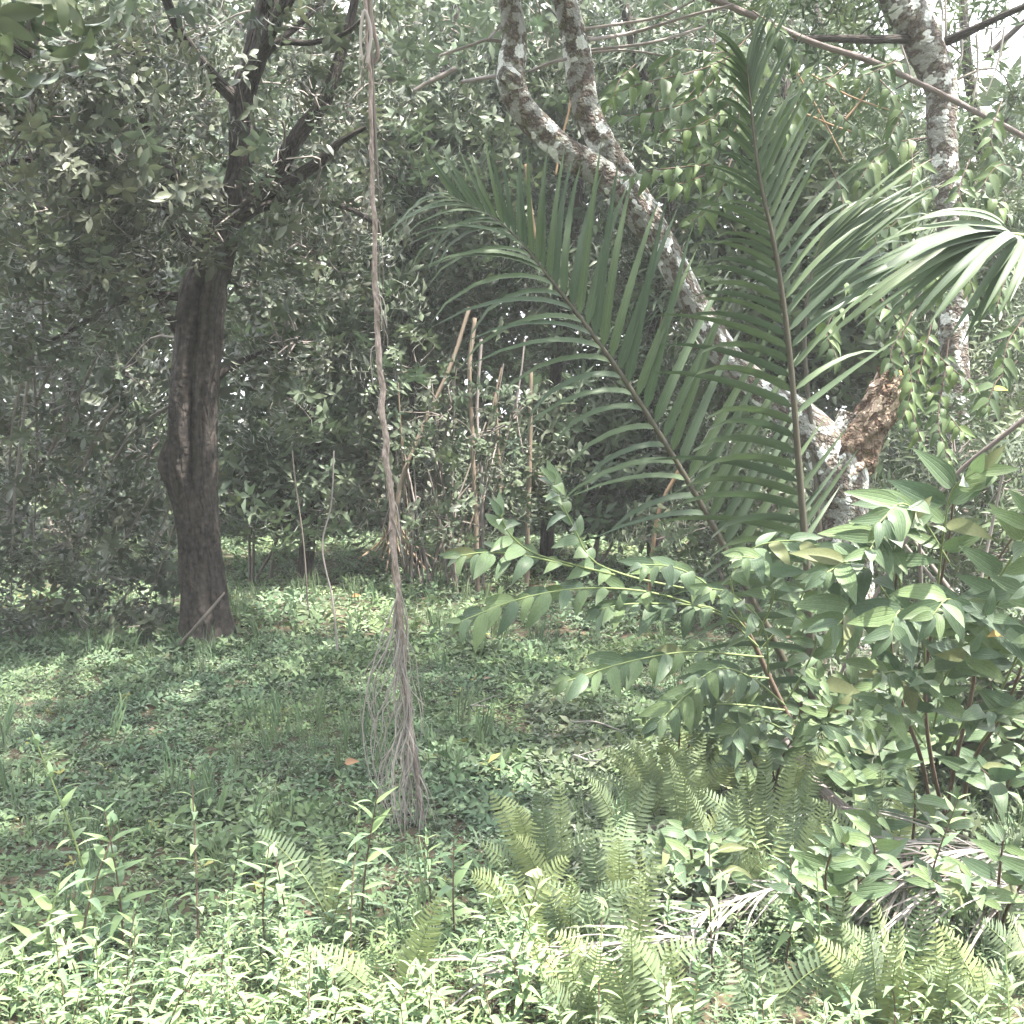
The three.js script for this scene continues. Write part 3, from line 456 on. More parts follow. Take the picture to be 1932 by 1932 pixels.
{
  const t = thing('palm', 'bright green palm frond with drooping shiny leaflets hanging in from the right', 'palm');
  const D = 3.6, pts = [[2330, 760, 3.7], [2150, 560, 3.6], [2010, 470, 3.5], [1930, 445, 3.45], [1890, 440, 3.4]].map(([x, y, d]) => P(x, y, d));
  const r = part(t, 'frond', tube(pts, [0.02, 0.016, 0.012, 0.008, 0.004], { n: 24, sides: 8 }), M.greenStem);
  const bends = [0.45, 0.7, 1.0], geos = bends.map((b) => leaf('strap', 0.085, { n: 10, bend: b, fold: 0.35, tip: 0.2 }));
  // [start on the rachis, where the tip hangs]
  for (const [x0, y0, x1, y1] of [[1893, 440, 1548, 650], [1896, 441, 1640, 635], [1900, 442, 1592, 590], [1905, 443, 1672, 625], [1912, 444, 1722, 615], [1920, 446, 1768, 600], [1928, 448, 1812, 655], [1938, 452, 1850, 600], [1890, 440, 1570, 560], [1892, 438, 1640, 500], [1896, 436, 1600, 525], [1900, 432, 1730, 412], [1905, 436, 1650, 460], [1946, 455, 1882, 600], [1955, 460, 1905, 570], [1975, 468, 1930, 640], [1960, 455, 1985, 600], [1920, 440, 1950, 590], [1940, 440, 2010, 600], [1980, 460, 2040, 640], [1898, 440, 1610, 620], [1908, 443, 1700, 630], [1916, 445, 1745, 625], [1924, 447, 1790, 640], [1892, 439, 1565, 600], [1934, 450, 1832, 640], [1898, 435, 1680, 435]]) {
    const a = P(x0, y0, 3.42 + R(-0.03, 0.03)), e = P(x1, y1, 3.3 + R(-0.2, 0.15)).sub(a), dist = e.length(), k = Math.floor(R(0, 3)), bb = bends[k] * 1.2, ty = Math.sin(bb) / bends[k], tz = (Math.cos(bb) - 1) / bends[k], phi = Math.atan2(-tz, ty);
    e.normalize(); const nn = V(0, 0.8, 0.8).addScaledVector(e, -V(0, 0.8, 0.8).dot(e)).normalize(), Y = e.clone().multiplyScalar(Math.cos(phi)).addScaledVector(nn, Math.sin(phi)), Z = e.clone().multiplyScalar(-Math.sin(phi)).addScaledVector(nn, Math.cos(phi)), l = dist / Math.hypot(ty, tz);
    const m = part(r, 'leaflet', geos[k], pick(L.palm)); setM(m, frame(a, Y, Z, l, l * R(0.8, 1)));
  }
}

// ------------------------------------------------------------------ broad-leaved shrubs and vines
const BL = [0.35, 0.65, 1.0].map((b) => leaf('broad', 0.47, { n: 9, cols: 4, bend: b, fold: 0.22, wave: 0.35, tip: 0.3 }));
const BLn = [0.4, 0.9, 1.3].map((b) => leaf('ovate', 0.46, { n: 7, cols: 4, bend: b, fold: 0.3, tip: 0.3 }));
function spray(parent, pts, { r0 = 0.006, r1 = 0.002, n = 7, len = 0.09, geos = BL, mats = L.broad, start = 0.25, a = 1.1, droop = 0.35, opp = true, stem = M.greenStem, face = V(0, 0.8, 0.6), name = 'branch', grow = 0.35, endLeaf = true } = {}) {
  const b = part(parent, name, tube(pts, pts.map((_, i) => r0 + (r1 - r0) * i / (pts.length - 1)), { n: 14, sides: 6, bump: 0.15 }), stem), c = new THREE.CatmullRomCurve3(pts, false, 'centripetal');
  for (let i = 0; i < n; i++) {
    const t = start + (1 - start) * (i + 0.5) / n, T = c.getTangent(t), p = c.getPoint(t), S = T.clone().cross(V(0, 1, 0.3)).normalize(), U = S.clone().cross(T).normalize(), roll = opp ? (i % 2 ? 0.35 : -0.25) : R(-0.6, 0.6);
    for (const s of opp ? [-1, 1] : [i % 2 ? 1 : -1]) {
      const aa = a * (1 - 0.4 * t) + R(-0.2, 0.2), side = S.clone().multiplyScalar(s * Math.cos(roll)).addScaledVector(U, Math.sin(roll) * s), d = T.clone().multiplyScalar(Math.cos(aa)).addScaledVector(side, Math.sin(aa)); d.y -= droop * R(0.5, 1.4);
      const nrm = face.clone().add(rdir().multiplyScalar(0.45)), l = len * (1 - grow * Math.abs(t - 0.6)) * R(0.72, 1.12) * (t > 0.9 ? 0.7 : 1);
      const m = part(b, 'leaf', pick(geos), pick(mats)); setM(m, frame(p.clone().addScaledVector(d.clone().normalize(), 0.006), d, nrm, l, l * R(0.9, 1.1)));
    }
  }
  if (endLeaf) { const T = c.getTangent(1); for (let k = 0; k < 2; k++) { const m = part(b, 'leaf', pick(geos), pick(mats)); setM(m, frame(c.getPoint(1), T.clone().add(rdir().multiplyScalar(0.5)), face.clone(), len * R(0.4, 0.6))); } }
  return b;
}
const PP = (a, d0, d1) => a.map(([x, y], i) => P(x, y, d0 + (d1 - d0) * i / (a.length - 1)));
seed(606);
{
  const t = thing('shrub', 'broad leaved shrub reaching long leafy branches left over the lawn', 'shrub');
  part(t, 'stem', tube([G(1545, 1490).add(V(0, -0.05, 0)), ...PP([[1520, 1420], [1475, 1330], [1425, 1220], [1400, 1170]], 3.9, 3.75)], [0.016, 0.014, 0.012, 0.010, 0.007], { n: 20, sides: 8, bump: 0.2 }), M.redStem);
  for (const [p, n, l, d0, d1] of [
    [[[1290, 1110], [1180, 1085], [1115, 1055], [1085, 1000], [1060, 950], [1046, 908]], 9, 0.105, 3.7, 3.55],
    [[[1160, 1085], [1080, 1065], [1000, 1040], [960, 1005], [945, 972]], 6, 0.11, 3.62, 3.5],
    [[[1080, 1070], [1000, 1050], [920, 1042], [868, 1048]], 5, 0.10, 3.58, 3.4],
    [[[1400, 1175], [1240, 1120], [1100, 1110], [980, 1130], [870, 1172]], 11, 0.105, 3.75, 3.35],
    [[[1410, 1190], [1330, 1100], [1270, 1070], [1210, 1065]], 7, 0.10, 3.75, 3.5],
    [[[1400, 1170], [1380, 1090], [1420, 1035], [1490, 1020], [1545, 1030]], 7, 0.10, 3.75, 3.5],
    [[[1440, 1240], [1300, 1230], [1180, 1250], [1070, 1285]], 10, 0.105, 3.78, 3.35],
    [[[1450, 1280], [1370, 1275], [1310, 1300], [1240, 1365]], 7, 0.105, 3.8, 3.4],
    [[[1430, 1220], [1350, 1150], [1270, 1140], [1180, 1140], [1130, 1150]], 8, 0.10, 3.78, 3.55],
    [[[1450, 1270], [1440, 1180], [1380, 1120], [1340, 1110]], 6, 0.10, 3.7, 3.4],
    [[[1480, 1340], [1400, 1330], [1330, 1330], [1290, 1345]], 5, 0.10, 3.8, 3.5],
    [[[1430, 1200], [1460, 1120], [1440, 1060], [1400, 1050]], 6, 0.10, 3.7, 3.4], [[[1440, 1220], [1500, 1150], [1530, 1090], [1560, 1070]], 6, 0.10, 3.7, 3.45], [[[1480, 1330], [1420, 1280], [1360, 1260], [1320, 1280]], 6, 0.10, 3.7, 3.4],
    [[[1480, 1330], [1520, 1260], [1540, 1200], [1500, 1160]], 6, 0.10, 3.75, 3.5], [[[1500, 1390], [1440, 1360], [1400, 1370], [1380, 1390]], 5, 0.10, 3.75, 3.5],
  ]) spray(t, PP(p, d0, d1), { n, len: l * 1.08, droop: 0.3, face: V(-0.1, 0.55, 0.95), r0: 0.0045, a: 0.95 });
}
seed(616);
{
  const t = thing('shrub', 'large leaved shrub with pale ribbed leaves filling the right edge', 'shrub');
  const base = G(1790, 1570), stems = [[[1760, 1450], [1745, 1300], [1765, 1150], [1790, 1020], [1800, 930]], [[1800, 1450], [1835, 1300], [1845, 1180], [1870, 1080], [1920, 1000]], [[1740, 1440], [1700, 1320], [1680, 1200], [1690, 1100], [1700, 1020]], [[1830, 1450], [1890, 1350], [1930, 1250], [1960, 1150]]];
  for (const s of stems) part(t, 'stem', tube([base.clone().add(V(R(-0.05, 0.05), -0.05, R(-0.05, 0.05))), ...PP(s, 3.4, 3.05)], [0.008, 0.0075, 0.0065, 0.005, 0.004, 0.003], { n: 24, sides: 7, bump: 0.2 }), M.redStem);
  for (const [p, n, l, d1] of [
    [[[1765, 1150], [1780, 1010], [1800, 920], [1850, 885]], 5, 0.17, 2.9], [[[1790, 1060], [1740, 980], [1700, 950], [1660, 985]], 5, 0.16, 2.9], [[[1690, 1150], [1640, 1080], [1600, 1060], [1560, 1080]], 5, 0.155, 3.0],
    [[[1700, 1120], [1690, 1050], [1660, 1010], [1640, 1040]], 4, 0.16, 2.9], [[[1840, 1200], [1880, 1100], [1930, 1020], [1950, 960]], 5, 0.17, 2.85], [[[1850, 1180], [1900, 1120], [1950, 1110]], 4, 0.16, 2.8], [[[1690, 1200], [1640, 1150], [1610, 1150], [1580, 1180]], 5, 0.17, 2.95],
    [[[1745, 1250], [1740, 1180], [1700, 1150], [1680, 1190]], 4, 0.18, 2.85], [[[1840, 1250], [1830, 1170], [1790, 1130], [1760, 1160]], 5, 0.17, 2.8], [[[1850, 1280], [1880, 1200], [1860, 1160]], 4, 0.17, 2.85], [[[1890, 1300], [1930, 1220], [1960, 1200]], 4, 0.17, 2.8],
    [[[1760, 1320], [1800, 1250], [1830, 1230]], 4, 0.15, 2.85], [[[1745, 1330], [1700, 1270], [1660, 1270]], 4, 0.14, 2.95], [[[1700, 1100], [1660, 1030], [1720, 980]], 4, 0.15, 3.0], [[[1740, 1400], [1700, 1340], [1660, 1330]], 4, 0.13, 2.95], [[[1790, 1420], [1830, 1350], [1880, 1340]], 4, 0.13, 2.95], [[[1760, 1380], [1770, 1310], [1740, 1280]], 4, 0.13, 2.9], [[[1850, 1400], [1900, 1340], [1940, 1330]], 4, 0.13, 2.9],
  ]) spray(t, PP(p, 3.15, d1), { n: n + 1, len: l * 0.80, droop: 0.12, face: V(-0.15, 0.42, 1), r0: 0.004, start: 0.2 });
}
function smallShrub(label, bx, by, sprays, len, mats = L.broad, group = 'small broad leaved plants among the ferns') {
  const t = thing('seedling_shrub', label, 'shrub', group), base = G(bx, by), d = -base.z;
  for (const p of sprays) spray(t, [base.clone().add(V(0, -0.02, 0)), ...PP(p, d - 0.05, d - 0.2)], { n: 4, len, start: 0.45, droop: 0.12, face: V(0, 0.55, 0.95), name: 'stem', stem: M.redStem, r0: 0.006 });
}
seed(626);
smallShrub('rosette of big oval leaves on red stems beside the lichen trunk', 1600, 1440, [[[1590, 1370], [1560, 1300], [1545, 1280]], [[1610, 1370], [1640, 1310], [1680, 1290]], [[1600, 1380], [1600, 1330], [1610, 1290]]], 0.14);
smallShrub('oval leaved plant with drooping broad leaves below the lichen trunk', 1650, 1540, [[[1640, 1480], [1620, 1430], [1600, 1420]], [[1650, 1470], [1660, 1420], [1690, 1410]], [[1640, 1490], [1650, 1440], [1640, 1400]]], 0.15);
smallShrub('plant of soft grey green leaves over the fallen purple grey branch', 1620, 1590, [[[1625, 1530], [1610, 1470], [1590, 1440]], [[1630, 1520], [1650, 1460], [1670, 1450]]], 0.12);
smallShrub('small leafy plant left of the fallen branch in the ferns', 1460, 1530, [[[1460, 1470], [1450, 1410], [1430, 1390]], [[1465, 1470], [1480, 1420], [1500, 1390]], [[1450, 1480], [1420, 1440], [1390, 1440]]], 0.11);
smallShrub('yellow green leafy plant at the middle of the fern patch', 1310, 1720, [[[1310, 1650], [1300, 1590], [1290, 1560]], [[1320, 1650], [1340, 1600], [1370, 1580]], [[1300, 1660], [1270, 1620], [1250, 1600]], [[1320, 1660], [1350, 1640], [1380, 1650]]], 0.085, L.vine);
smallShrub('broad leaved plant beside the dead fronds at the right edge', 1880, 1590, [[[1880, 1530], [1870, 1470], [1850, 1450]], [[1890, 1520], [1910, 1460], [1932, 1440]]], 0.13);
smallShrub('green plant with upright oval leaves below the fallen branch end', 1620, 1740, [[[1620, 1680], [1610, 1620], [1590, 1590]], [[1630, 1670], [1650, 1610], [1640, 1570]], [[1600, 1690], [1570, 1650], [1540, 1650]]], 0.10);
smallShrub('broad leaved plant behind the tall foreground weed near the dead fronds', 1790, 1790, [[[1790, 1730], [1780, 1680], [1760, 1660]], [[1800, 1720], [1830, 1690], [1850, 1690]]], 0.10);

seed(628);
[['leafy plant under the large leaved shrub by its stems', 1720, 1500, 0.12], ['leafy plant right of the fallen branch top', 1560, 1480, 0.11], ['leafy plant at the foot of the upright palm', 1500, 1470, 0.10], ['pale leafy plant at the right edge below the shrub', 1930, 1500, 0.12], ['broad leaved plant between the shrub stems', 1800, 1480, 0.12], ['plant with rounded leaves over the dead fronds', 1720, 1680, 0.10], ['low broad leaved plant left of the palm foot', 1400, 1480, 0.10], ['small broad leaved plant at the lawn edge under the reaching branches', 1280, 1480, 0.085], ['pale broad leaved plant in the front of the ferns at right', 1560, 1830, 0.085], ['leafy plant below the dead frond pile at the right edge', 1880, 1800, 0.09]].forEach(([label, x, y, l]) => { const k = (y - 700) / 800; smallShrub(label, x, y, [[-1, 0.9], [0.1, 1.2], [1, 1]].map(([dx, h]) => [[x + dx * 14 * k, y - 60 * h * k], [x + dx * 36 * k + R(-8, 8), y - 105 * h * k], [x + dx * 58 * k + R(-10, 10), y - 130 * h * k]]), l); });
function vine(label, sprays, o = {}) { const t = thing('climbing_vine', label, 'vine', o.group); for (const [p, d0, d1, n, l] of sprays) spray(t, PP(p, d0, d1), { n, len: l, mats: o.mats ?? L.vine, geos: BLn, droop: 0.35, face: V(0, 0.5, 0.9), a: 1.25, r0: 0.004, stem: o.stem ?? M.redStem, start: 0.1, opp: o.opp ?? true }); return t; }
seed(636);
vine('light green leafy vine spray hanging beside the forked lichen limb', [[[[1420, 60], [1370, 110], [1290, 140], [1200, 160], [1150, 185]], 5.2, 4.9, 10, 0.12], [[[1380, 100], [1320, 180], [1240, 210], [1170, 220]], 5.2, 4.9, 9, 0.12], [[[1400, 130], [1370, 200], [1310, 240], [1230, 250]], 5.2, 5.0, 8, 0.12], [[[1400, 90], [1350, 100], [1290, 95], [1240, 130]], 5.3, 5.1, 7, 0.11], [[[1390, 160], [1390, 240], [1340, 280]], 5.2, 5.0, 6, 0.11]]);
vine('small drooping leaf spray on the crooked lichen limb', [[[[1340, 310], [1290, 315], [1230, 322], [1185, 335]], 5.1, 4.95, 8, 0.11], [[[1330, 330], [1290, 345], [1260, 350]], 5.1, 5.0, 4, 0.10]]);
vine('tangle of bright green vine leaves right of the upright palm frond', [[[[1740, 260], [1690, 270], [1650, 300], [1620, 340]], 6.3, 5.9, 8, 0.14], [[[1760, 300], [1720, 320], [1680, 350], [1660, 400]], 6.3, 5.9, 8, 0.14], [[[1780, 350], [1740, 360], [1700, 400], [1680, 450]], 6.2, 5.9, 8, 0.14], [[[1720, 280], [1720, 340], [1690, 420], [1640, 440]], 6.1, 5.8, 8, 0.13], [[[1640, 330], [1650, 400], [1600, 440]], 6.1, 5.8, 6, 0.12], [[[1600, 120], [1560, 150], [1500, 160]], 6.3, 6.0, 6, 0.12], [[[1700, 110], [1660, 130], [1610, 150]], 6.5, 6.3, 6, 0.12], [[[1520, 150], [1500, 200], [1480, 260]], 6.0, 5.8, 6, 0.12]]);
vine('small leaved vine draped over the broken lichen stub', [[[[1760, 600], [1740, 680], [1720, 760], [1740, 840]], 4.95, 4.8, 12, 0.085], [[[1720, 590], [1700, 650], [1720, 720], [1700, 800]], 4.9, 4.75, 12, 0.08], [[[1790, 640], [1780, 720], [1770, 800], [1790, 870]], 5.0, 4.8, 12, 0.085], [[[1740, 640], [1790, 690], [1840, 730]], 5.0, 4.85, 8, 0.085], [[[1730, 700], [1780, 770], [1820, 820]], 5.0, 4.8, 8, 0.085], [[[1660, 560], [1690, 600], [1740, 650]], 5.0, 4.85, 7, 0.085], [[[1700, 620], [1680, 670], [1690, 700]], 4.85, 4.7, 5, 0.075]]);
vine('leafy vine with drooping tips right of the rough trunk', [[[[1900, 420], [1880, 380], [1840, 360]], 6.3, 6.1, 6, 0.13], [[[1932, 330], [1890, 310], [1860, 340], [1840, 400]], 6.4, 6.1, 7, 0.13], [[[1940, 450], [1900, 520], [1880, 580]], 6.2, 6.0, 7, 0.12], [[[1920, 680], [1880, 720], [1860, 770]], 5.6, 5.4, 7, 0.11], [[[1932, 600], [1900, 650], [1890, 720]], 5.7, 5.5, 7, 0.11]]);

// ------------------------------------------------------------------ fallen wood and dead fronds
seed(646);
vine('thick curtain of bright vine leaves between the upright palm frond and the rough trunk', [[[[1560, 300], [1590, 380], [1570, 470], [1600, 540]], 5.8, 5.6, 10, 0.12], [[[1640, 420], [1660, 490], [1640, 560], [1660, 620]], 5.7, 5.5, 10, 0.12], [[[1700, 460], [1720, 520], [1700, 580], [1720, 640]], 5.7, 5.5, 9, 0.11], [[[1780, 440], [1760, 500], [1780, 560]], 5.9, 5.7, 7, 0.12], [[[1840, 420], [1820, 480], [1840, 560]], 5.9, 5.7, 8, 0.12], [[[1560, 180], [1600, 230], [1640, 250]], 6.0, 5.9, 6, 0.12], [[[1660, 150], [1700, 200], [1680, 260]], 6.2, 6.0, 7, 0.12], [[[1830, 300], [1810, 360], [1830, 420]], 6.2, 6.0, 7, 0.12], [[[1890, 190], [1870, 260], [1890, 330]], 6.6, 6.4, 8, 0.12], [[[1600, 560], [1560, 620], [1580, 680]], 5.5, 5.3, 7, 0.11]]);
vine('vine leaves hanging between the upright palm frond and the lichen limbs', [[[[1350, 60], [1340, 130], [1300, 180]], 5.6, 5.4, 8, 0.11], [[[1300, 180], [1320, 260], [1290, 330]], 5.6, 5.4, 8, 0.11], [[[1260, 260], [1330, 290], [1380, 340]], 5.6, 5.4, 8, 0.11], [[[1380, 300], [1350, 380], [1300, 420]], 5.6, 5.4, 7, 0.11], [[[1200, 120], [1170, 150], [1150, 200]], 5.6, 5.4, 6, 0.11], [[[1420, 20], [1470, 60], [1500, 120]], 5.8, 5.6, 8, 0.11]]);
seed(707);
{
  const t = thing('fallen_branch', 'bare purple grey branch leaning down through the ferns to the dead fronds', 'branch');
  const p = [[1480, 1395, 3.75], [1505, 1430, 3.7], [1540, 1480, 3.6], [1600, 1535, 3.45], [1660, 1575, 3.3], [1730, 1610, 3.2], [1790, 1640, 3.1]];
  part(t, 'bark', tube(p.map((a) => P(...a)), [0.012, 0.02, 0.024, 0.025, 0.026, 0.025, 0.02], { n: 60, sides: 12, bump: 0.25, freq: 14, uvr: 2 }), M.barkGrey);
  const t2 = thing('fallen_branch', 'thin grey leaning branch running up behind the large leaved shrub', 'branch');
  part(t2, 'bark', tube([P(1560, 1330, 4.4), P(1690, 1050, 4.3), P(1800, 900, 4.2), P(1870, 840, 4.1), P(1960, 770, 4.0)], [0.007, 0.008, 0.009, 0.010, 0.010], { n: 40, sides: 8, bump: 0.2 }), M.barkGrey);
  part(t2, 'bark', tube([P(1840, 1150, 4.2), P(1870, 1000, 4.2), P(1895, 880, 4.1)], [0.006, 0.006, 0.005], { n: 14, sides: 6 }), M.greyStick);
}
function deadFrond(label, pts, n, len, spread, seedN) {
  seed(seedN);
  const t = thing('dead_palm_frond', label, 'palm frond', 'dead palm fronds lying in the ferns'), c = new THREE.CatmullRomCurve3(pts, false, 'centripetal');
  part(t, 'rachis', tube(pts, pts.map((_, i) => 0.007 * (i ? 1 - 0.75 * i / pts.length : 0.3)), { n: 24, sides: 7, bump: 0.2 }), M.straw);
  const geos = [0.4, 0.9, 1.5].map((b) => leaf('strap', 0.026, { n: 6, bend: b, fold: 0.9, twist: R(-1, 1) }));
  for (let i = 0; i < n; i++) for (const s of [-1, 1]) {
    const u = 0.1 + 0.9 * (i + 0.5) / n, T = c.getTangent(u), S = T.clone().cross(V(0, 1, 0)).normalize(), d = T.clone().multiplyScalar(R(0.4, 0.9)).addScaledVector(S, s * spread * R(0.3, 1)).add(V(0, R(-0.1, 0.22), 0));
    const m = part(t, 'leaflet', pick(geos), pick([M.straw, M.straw, M.strawDark])); m.material.side = THREE.DoubleSide; setM(m, frame(c.getPoint(u), d, V(0, 1, 0).add(rdir().multiplyScalar(0.5)), len * R(0.6, 1.1)));
  }
}
deadFrond('bleached dead palm frond lying across the sunny middle foreground', [P(1360, 1775, 2.5), P(1260, 1768, 2.5), P(1150, 1782, 2.48), P(1050, 1802, 2.45), P(950, 1826, 2.42)], 16, 0.32, 0.4, 711);
deadFrond('grey dead frond arching over the fallen branch at the right edge', [P(2010, 1650, 2.8), P(1920, 1620, 2.8), P(1830, 1605, 2.8), P(1740, 1620, 2.8), P(1640, 1670, 2.78)], 20, 0.42, 0.6, 712);
deadFrond('dry tangle of dead frond strips behind the yellow green plant', [P(1540, 1660, 2.75), P(1450, 1680, 2.72), P(1370, 1705, 2.7), P(1300, 1735, 2.65)], 14, 0.30, 0.7, 713);
deadFrond('dead frond with long pale strips at the right edge under the fern', [P(2020, 1730, 2.65), P(1930, 1685, 2.65), P(1840, 1670, 2.65), P(1760, 1680, 2.65)], 18, 0.36, 0.6, 714);
deadFrond('dead frond hidden under the arching ferns beside the lawn', [P(1180, 1570, 3.4), P(1230, 1560, 3.45), P(1300, 1560, 3.5), P(1360, 1540, 3.5)], 10, 0.26, 0.8, 715);

// ------------------------------------------------------------------ thin poles and roots in the thicket
seed(808);
function pole(label, px, d0, d1, w0, w1, mat, name = 'bare_pole', cat = 'pole', group = 'bare poles in the dark thicket') {
  const t = thing(name, label, cat, group), p = PP(px, d0, d1); if (px[0][1] > 960) p[0].y = -0.05;
  part(t, 'shaft', tube(p, p.map((_, i) => (w0 + (w1 - w0) * i / (p.length - 1)) / F * d0 / 2 * 0.7), { n: 30, sides: 8, bump: 0.35, freq: 10 }), mat); return t;
}
pole('tan pole leaning right in the thicket behind the hanging root', [[742, 1010], [752, 930], [800, 800], [850, 690], [886, 580]], 8.4, 8.6, 13, 10, M.pole);
pole('tallest tan upright pole in the middle of the dark thicket', [[902, 1095], [898, 980], [890, 800], [886, 690], [896, 600]], 8.5, 8.6, 13, 12, M.pole);
pole('brown upright pole touching the tallest tan pole', [[912, 1040], [908, 900], [900, 780], [908, 640]], 8.7, 8.7, 10, 9, M.greyStick);
pole('short grey tan pole right of the tallest pole', [[948, 975], [942, 880], [933, 740]], 8.9, 8.9, 10, 9, M.pole);
pole('tan pole above the two leafy shrub tips', [[994, 1140], [995, 1000], [1000, 860], [1002, 700]], 8.6, 8.7, 14, 11, M.pole);
pole('thin grey root strand beside the pole above the shrub tips', [[988, 860], [975, 780], [985, 690], [990, 640]], 8.6, 8.7, 5, 5, M.greyStick);
pole('upright orange stick above the left palm frond', [[1010, 450], [1000, 380], [992, 310]], 7.6, 7.6, 9, 8, M.orangeRoot);
pole('short orange tan stick stuck in the ground below the left palm frond', [[1222, 1022], [1245, 960], [1282, 885]], 7.6, 7.6, 11, 12, M.orangeRoot);
pole('reddish twig hanging between the two lichen limbs', [[1048, 330], [1060, 260], [1075, 200], [1078, 140]], 7.0, 7.0, 6, 5, M.orangeRoot);
pole('thin dark sapling stem right of the dark tree', [[583, 1150], [572, 1020], [556, 900], [548, 820]], 7.3, 7.3, 5, 3, M.twig, 'sapling_stem', 'sapling', 'bare saplings beside the dark tree');
pole('pale crooked sapling stem standing in the lawn by the dark tree', [[640, 1272], [627, 1130], [608, 1030], [625, 950], [630, 850]], 6.0, 6.1, 6, 3.5, M.greyStick, 'sapling_stem', 'sapling', 'bare saplings beside the dark tree');
for (let i = 0; i < 26; i++) {
  const x0 = R(735, 900), x1 = x0 + R(-60, 150), y1 = R(660, 960);
  const side = x0 < 790 ? 'left end' : x0 < 845 ? 'middle' : 'right end';
  pole(`thin stick leaning ${x1 < x0 ? 'left' : 'right'} at the ${side} of the stick heap behind the hanging root`, [[x0, R(1000, 1060)], [x0 + (x1 - x0) * 0.5 + R(-8, 8), 940], [x1, y1]], R(8.4, 9.0), R(8.5, 9.2), R(4, 8), R(3, 5), pick([M.greyStick, M.twig, M.pole]), 'leaning_stick', 'stick', `sticks leaning ${x1 < x0 ? 'left' : 'right'} at the ${side} of the heap`);
}
{
  const t = thing('stilt_root', 'spray of orange stilt roots spreading to the ground behind the hanging root', 'root');
  for (const [x, y] of [[730, 1085], [755, 1060], [785, 1090], [770, 1045], [700, 1062], [712, 1070], [725, 1052], [775, 1062], [800, 1085], [790, 1070], [760, 1075], [815, 1060], [690, 1050], [748, 1085]]) part(t, 'root', tube([P(744 + R(-6, 6), 930, 9.0), P(742 + (x - 742) * 0.3, 1010, 9.0), P(742 + (x - 742) * 1.25, y + 5, 9.0 + R(-0.3, 0.3))], [0.012, 0.010, 0.006], { n: 8, sides: 5, bump: 0.3 }), pick([M.orangeRoot, M.pole, M.pole]));
}

// ------------------------------------------------------------------ trees and bushes at the back
function backTree(label, x, d, h, w, clumps, geos, mat, o = {}, group = 'trees at the back of the clearing') {
  const t = thing('tree', label, 'tree', group), b = P(x, 900, d); b.y = 0;
  const pts = [b.clone().add(V(0, -0.1, 0))]; for (let k = 1; k <= 4; k++) pts.push(V(b.x + R(-0.25, 0.25) * k * 0.6, h * k / 4, b.z + R(-0.15, 0.15) * k));
  part(t, 'trunk', tube(pts, [w, w * 0.85, w * 0.7, w * 0.5, w * 0.2], { n: 30, sides: 10, bump: 0.2, freq: 6 }), o.bark ?? M.barkBrown);
  for (let k = 0; k < 4; k++) { const s = pts[2].clone().lerp(pts[4], k / 4), e = s.clone().add(V(R(-1.2, 1.2), R(0.2, 1.0), R(-0.6, 0.8))); part(t, 'branch', tube([s, s.clone().lerp(e, 0.5).add(V(0, 0.15, 0)), e], [w * 0.4, w * 0.25, w * 0.1], { n: 10, sides: 6, bump: 0.2 }), o.bark ?? M.barkBrown); }
  crown(t, clumps.map(([px, py, dd, rx, ry, n]) => [P(px, py, dd), [rx, ry, rx * 0.8], n]), geos, mat, { limb: cr(pts, 12), ...o });
}
seed(909);
const bo = { size: [0.16, 0.26], tints: tint(0.55, 1.3), twigs: 0.22, more: 2.1 };
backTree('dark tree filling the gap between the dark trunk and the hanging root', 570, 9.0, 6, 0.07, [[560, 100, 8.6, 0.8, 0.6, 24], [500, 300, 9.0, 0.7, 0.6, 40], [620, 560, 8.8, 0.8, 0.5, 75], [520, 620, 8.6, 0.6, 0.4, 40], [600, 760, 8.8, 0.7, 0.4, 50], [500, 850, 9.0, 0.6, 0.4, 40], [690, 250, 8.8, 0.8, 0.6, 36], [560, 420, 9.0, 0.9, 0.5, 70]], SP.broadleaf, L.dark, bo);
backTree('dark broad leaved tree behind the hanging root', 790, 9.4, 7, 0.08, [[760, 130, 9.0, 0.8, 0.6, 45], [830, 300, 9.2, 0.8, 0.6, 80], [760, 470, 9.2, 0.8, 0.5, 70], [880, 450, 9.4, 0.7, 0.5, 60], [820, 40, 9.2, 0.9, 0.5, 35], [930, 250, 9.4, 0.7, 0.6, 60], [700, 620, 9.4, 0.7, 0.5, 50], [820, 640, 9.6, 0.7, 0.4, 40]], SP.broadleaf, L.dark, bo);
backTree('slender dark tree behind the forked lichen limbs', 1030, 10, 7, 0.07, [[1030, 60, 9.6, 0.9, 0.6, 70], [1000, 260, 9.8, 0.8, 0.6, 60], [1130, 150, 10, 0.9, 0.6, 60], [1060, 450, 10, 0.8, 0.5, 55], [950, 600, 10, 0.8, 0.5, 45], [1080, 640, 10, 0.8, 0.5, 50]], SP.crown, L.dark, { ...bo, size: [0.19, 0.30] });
backTree('tree with narrow leaves behind the left palm frond', 1240, 9.6, 7, 0.08, [[1230, 200, 9.4, 0.8, 0.5, 45], [1320, 60, 9.5, 0.9, 0.5, 50], [1260, 420, 9.6, 0.7, 0.5, 50], [1150, 560, 9.6, 0.8, 0.5, 55], [1330, 620, 9.4, 0.8, 0.5, 50], [1200, 760, 9.4, 0.8, 0.5, 60], [1100, 820, 9.4, 0.7, 0.4, 45]], SP.narrow, L.dark, { ...bo, size: [0.22, 0.36] });
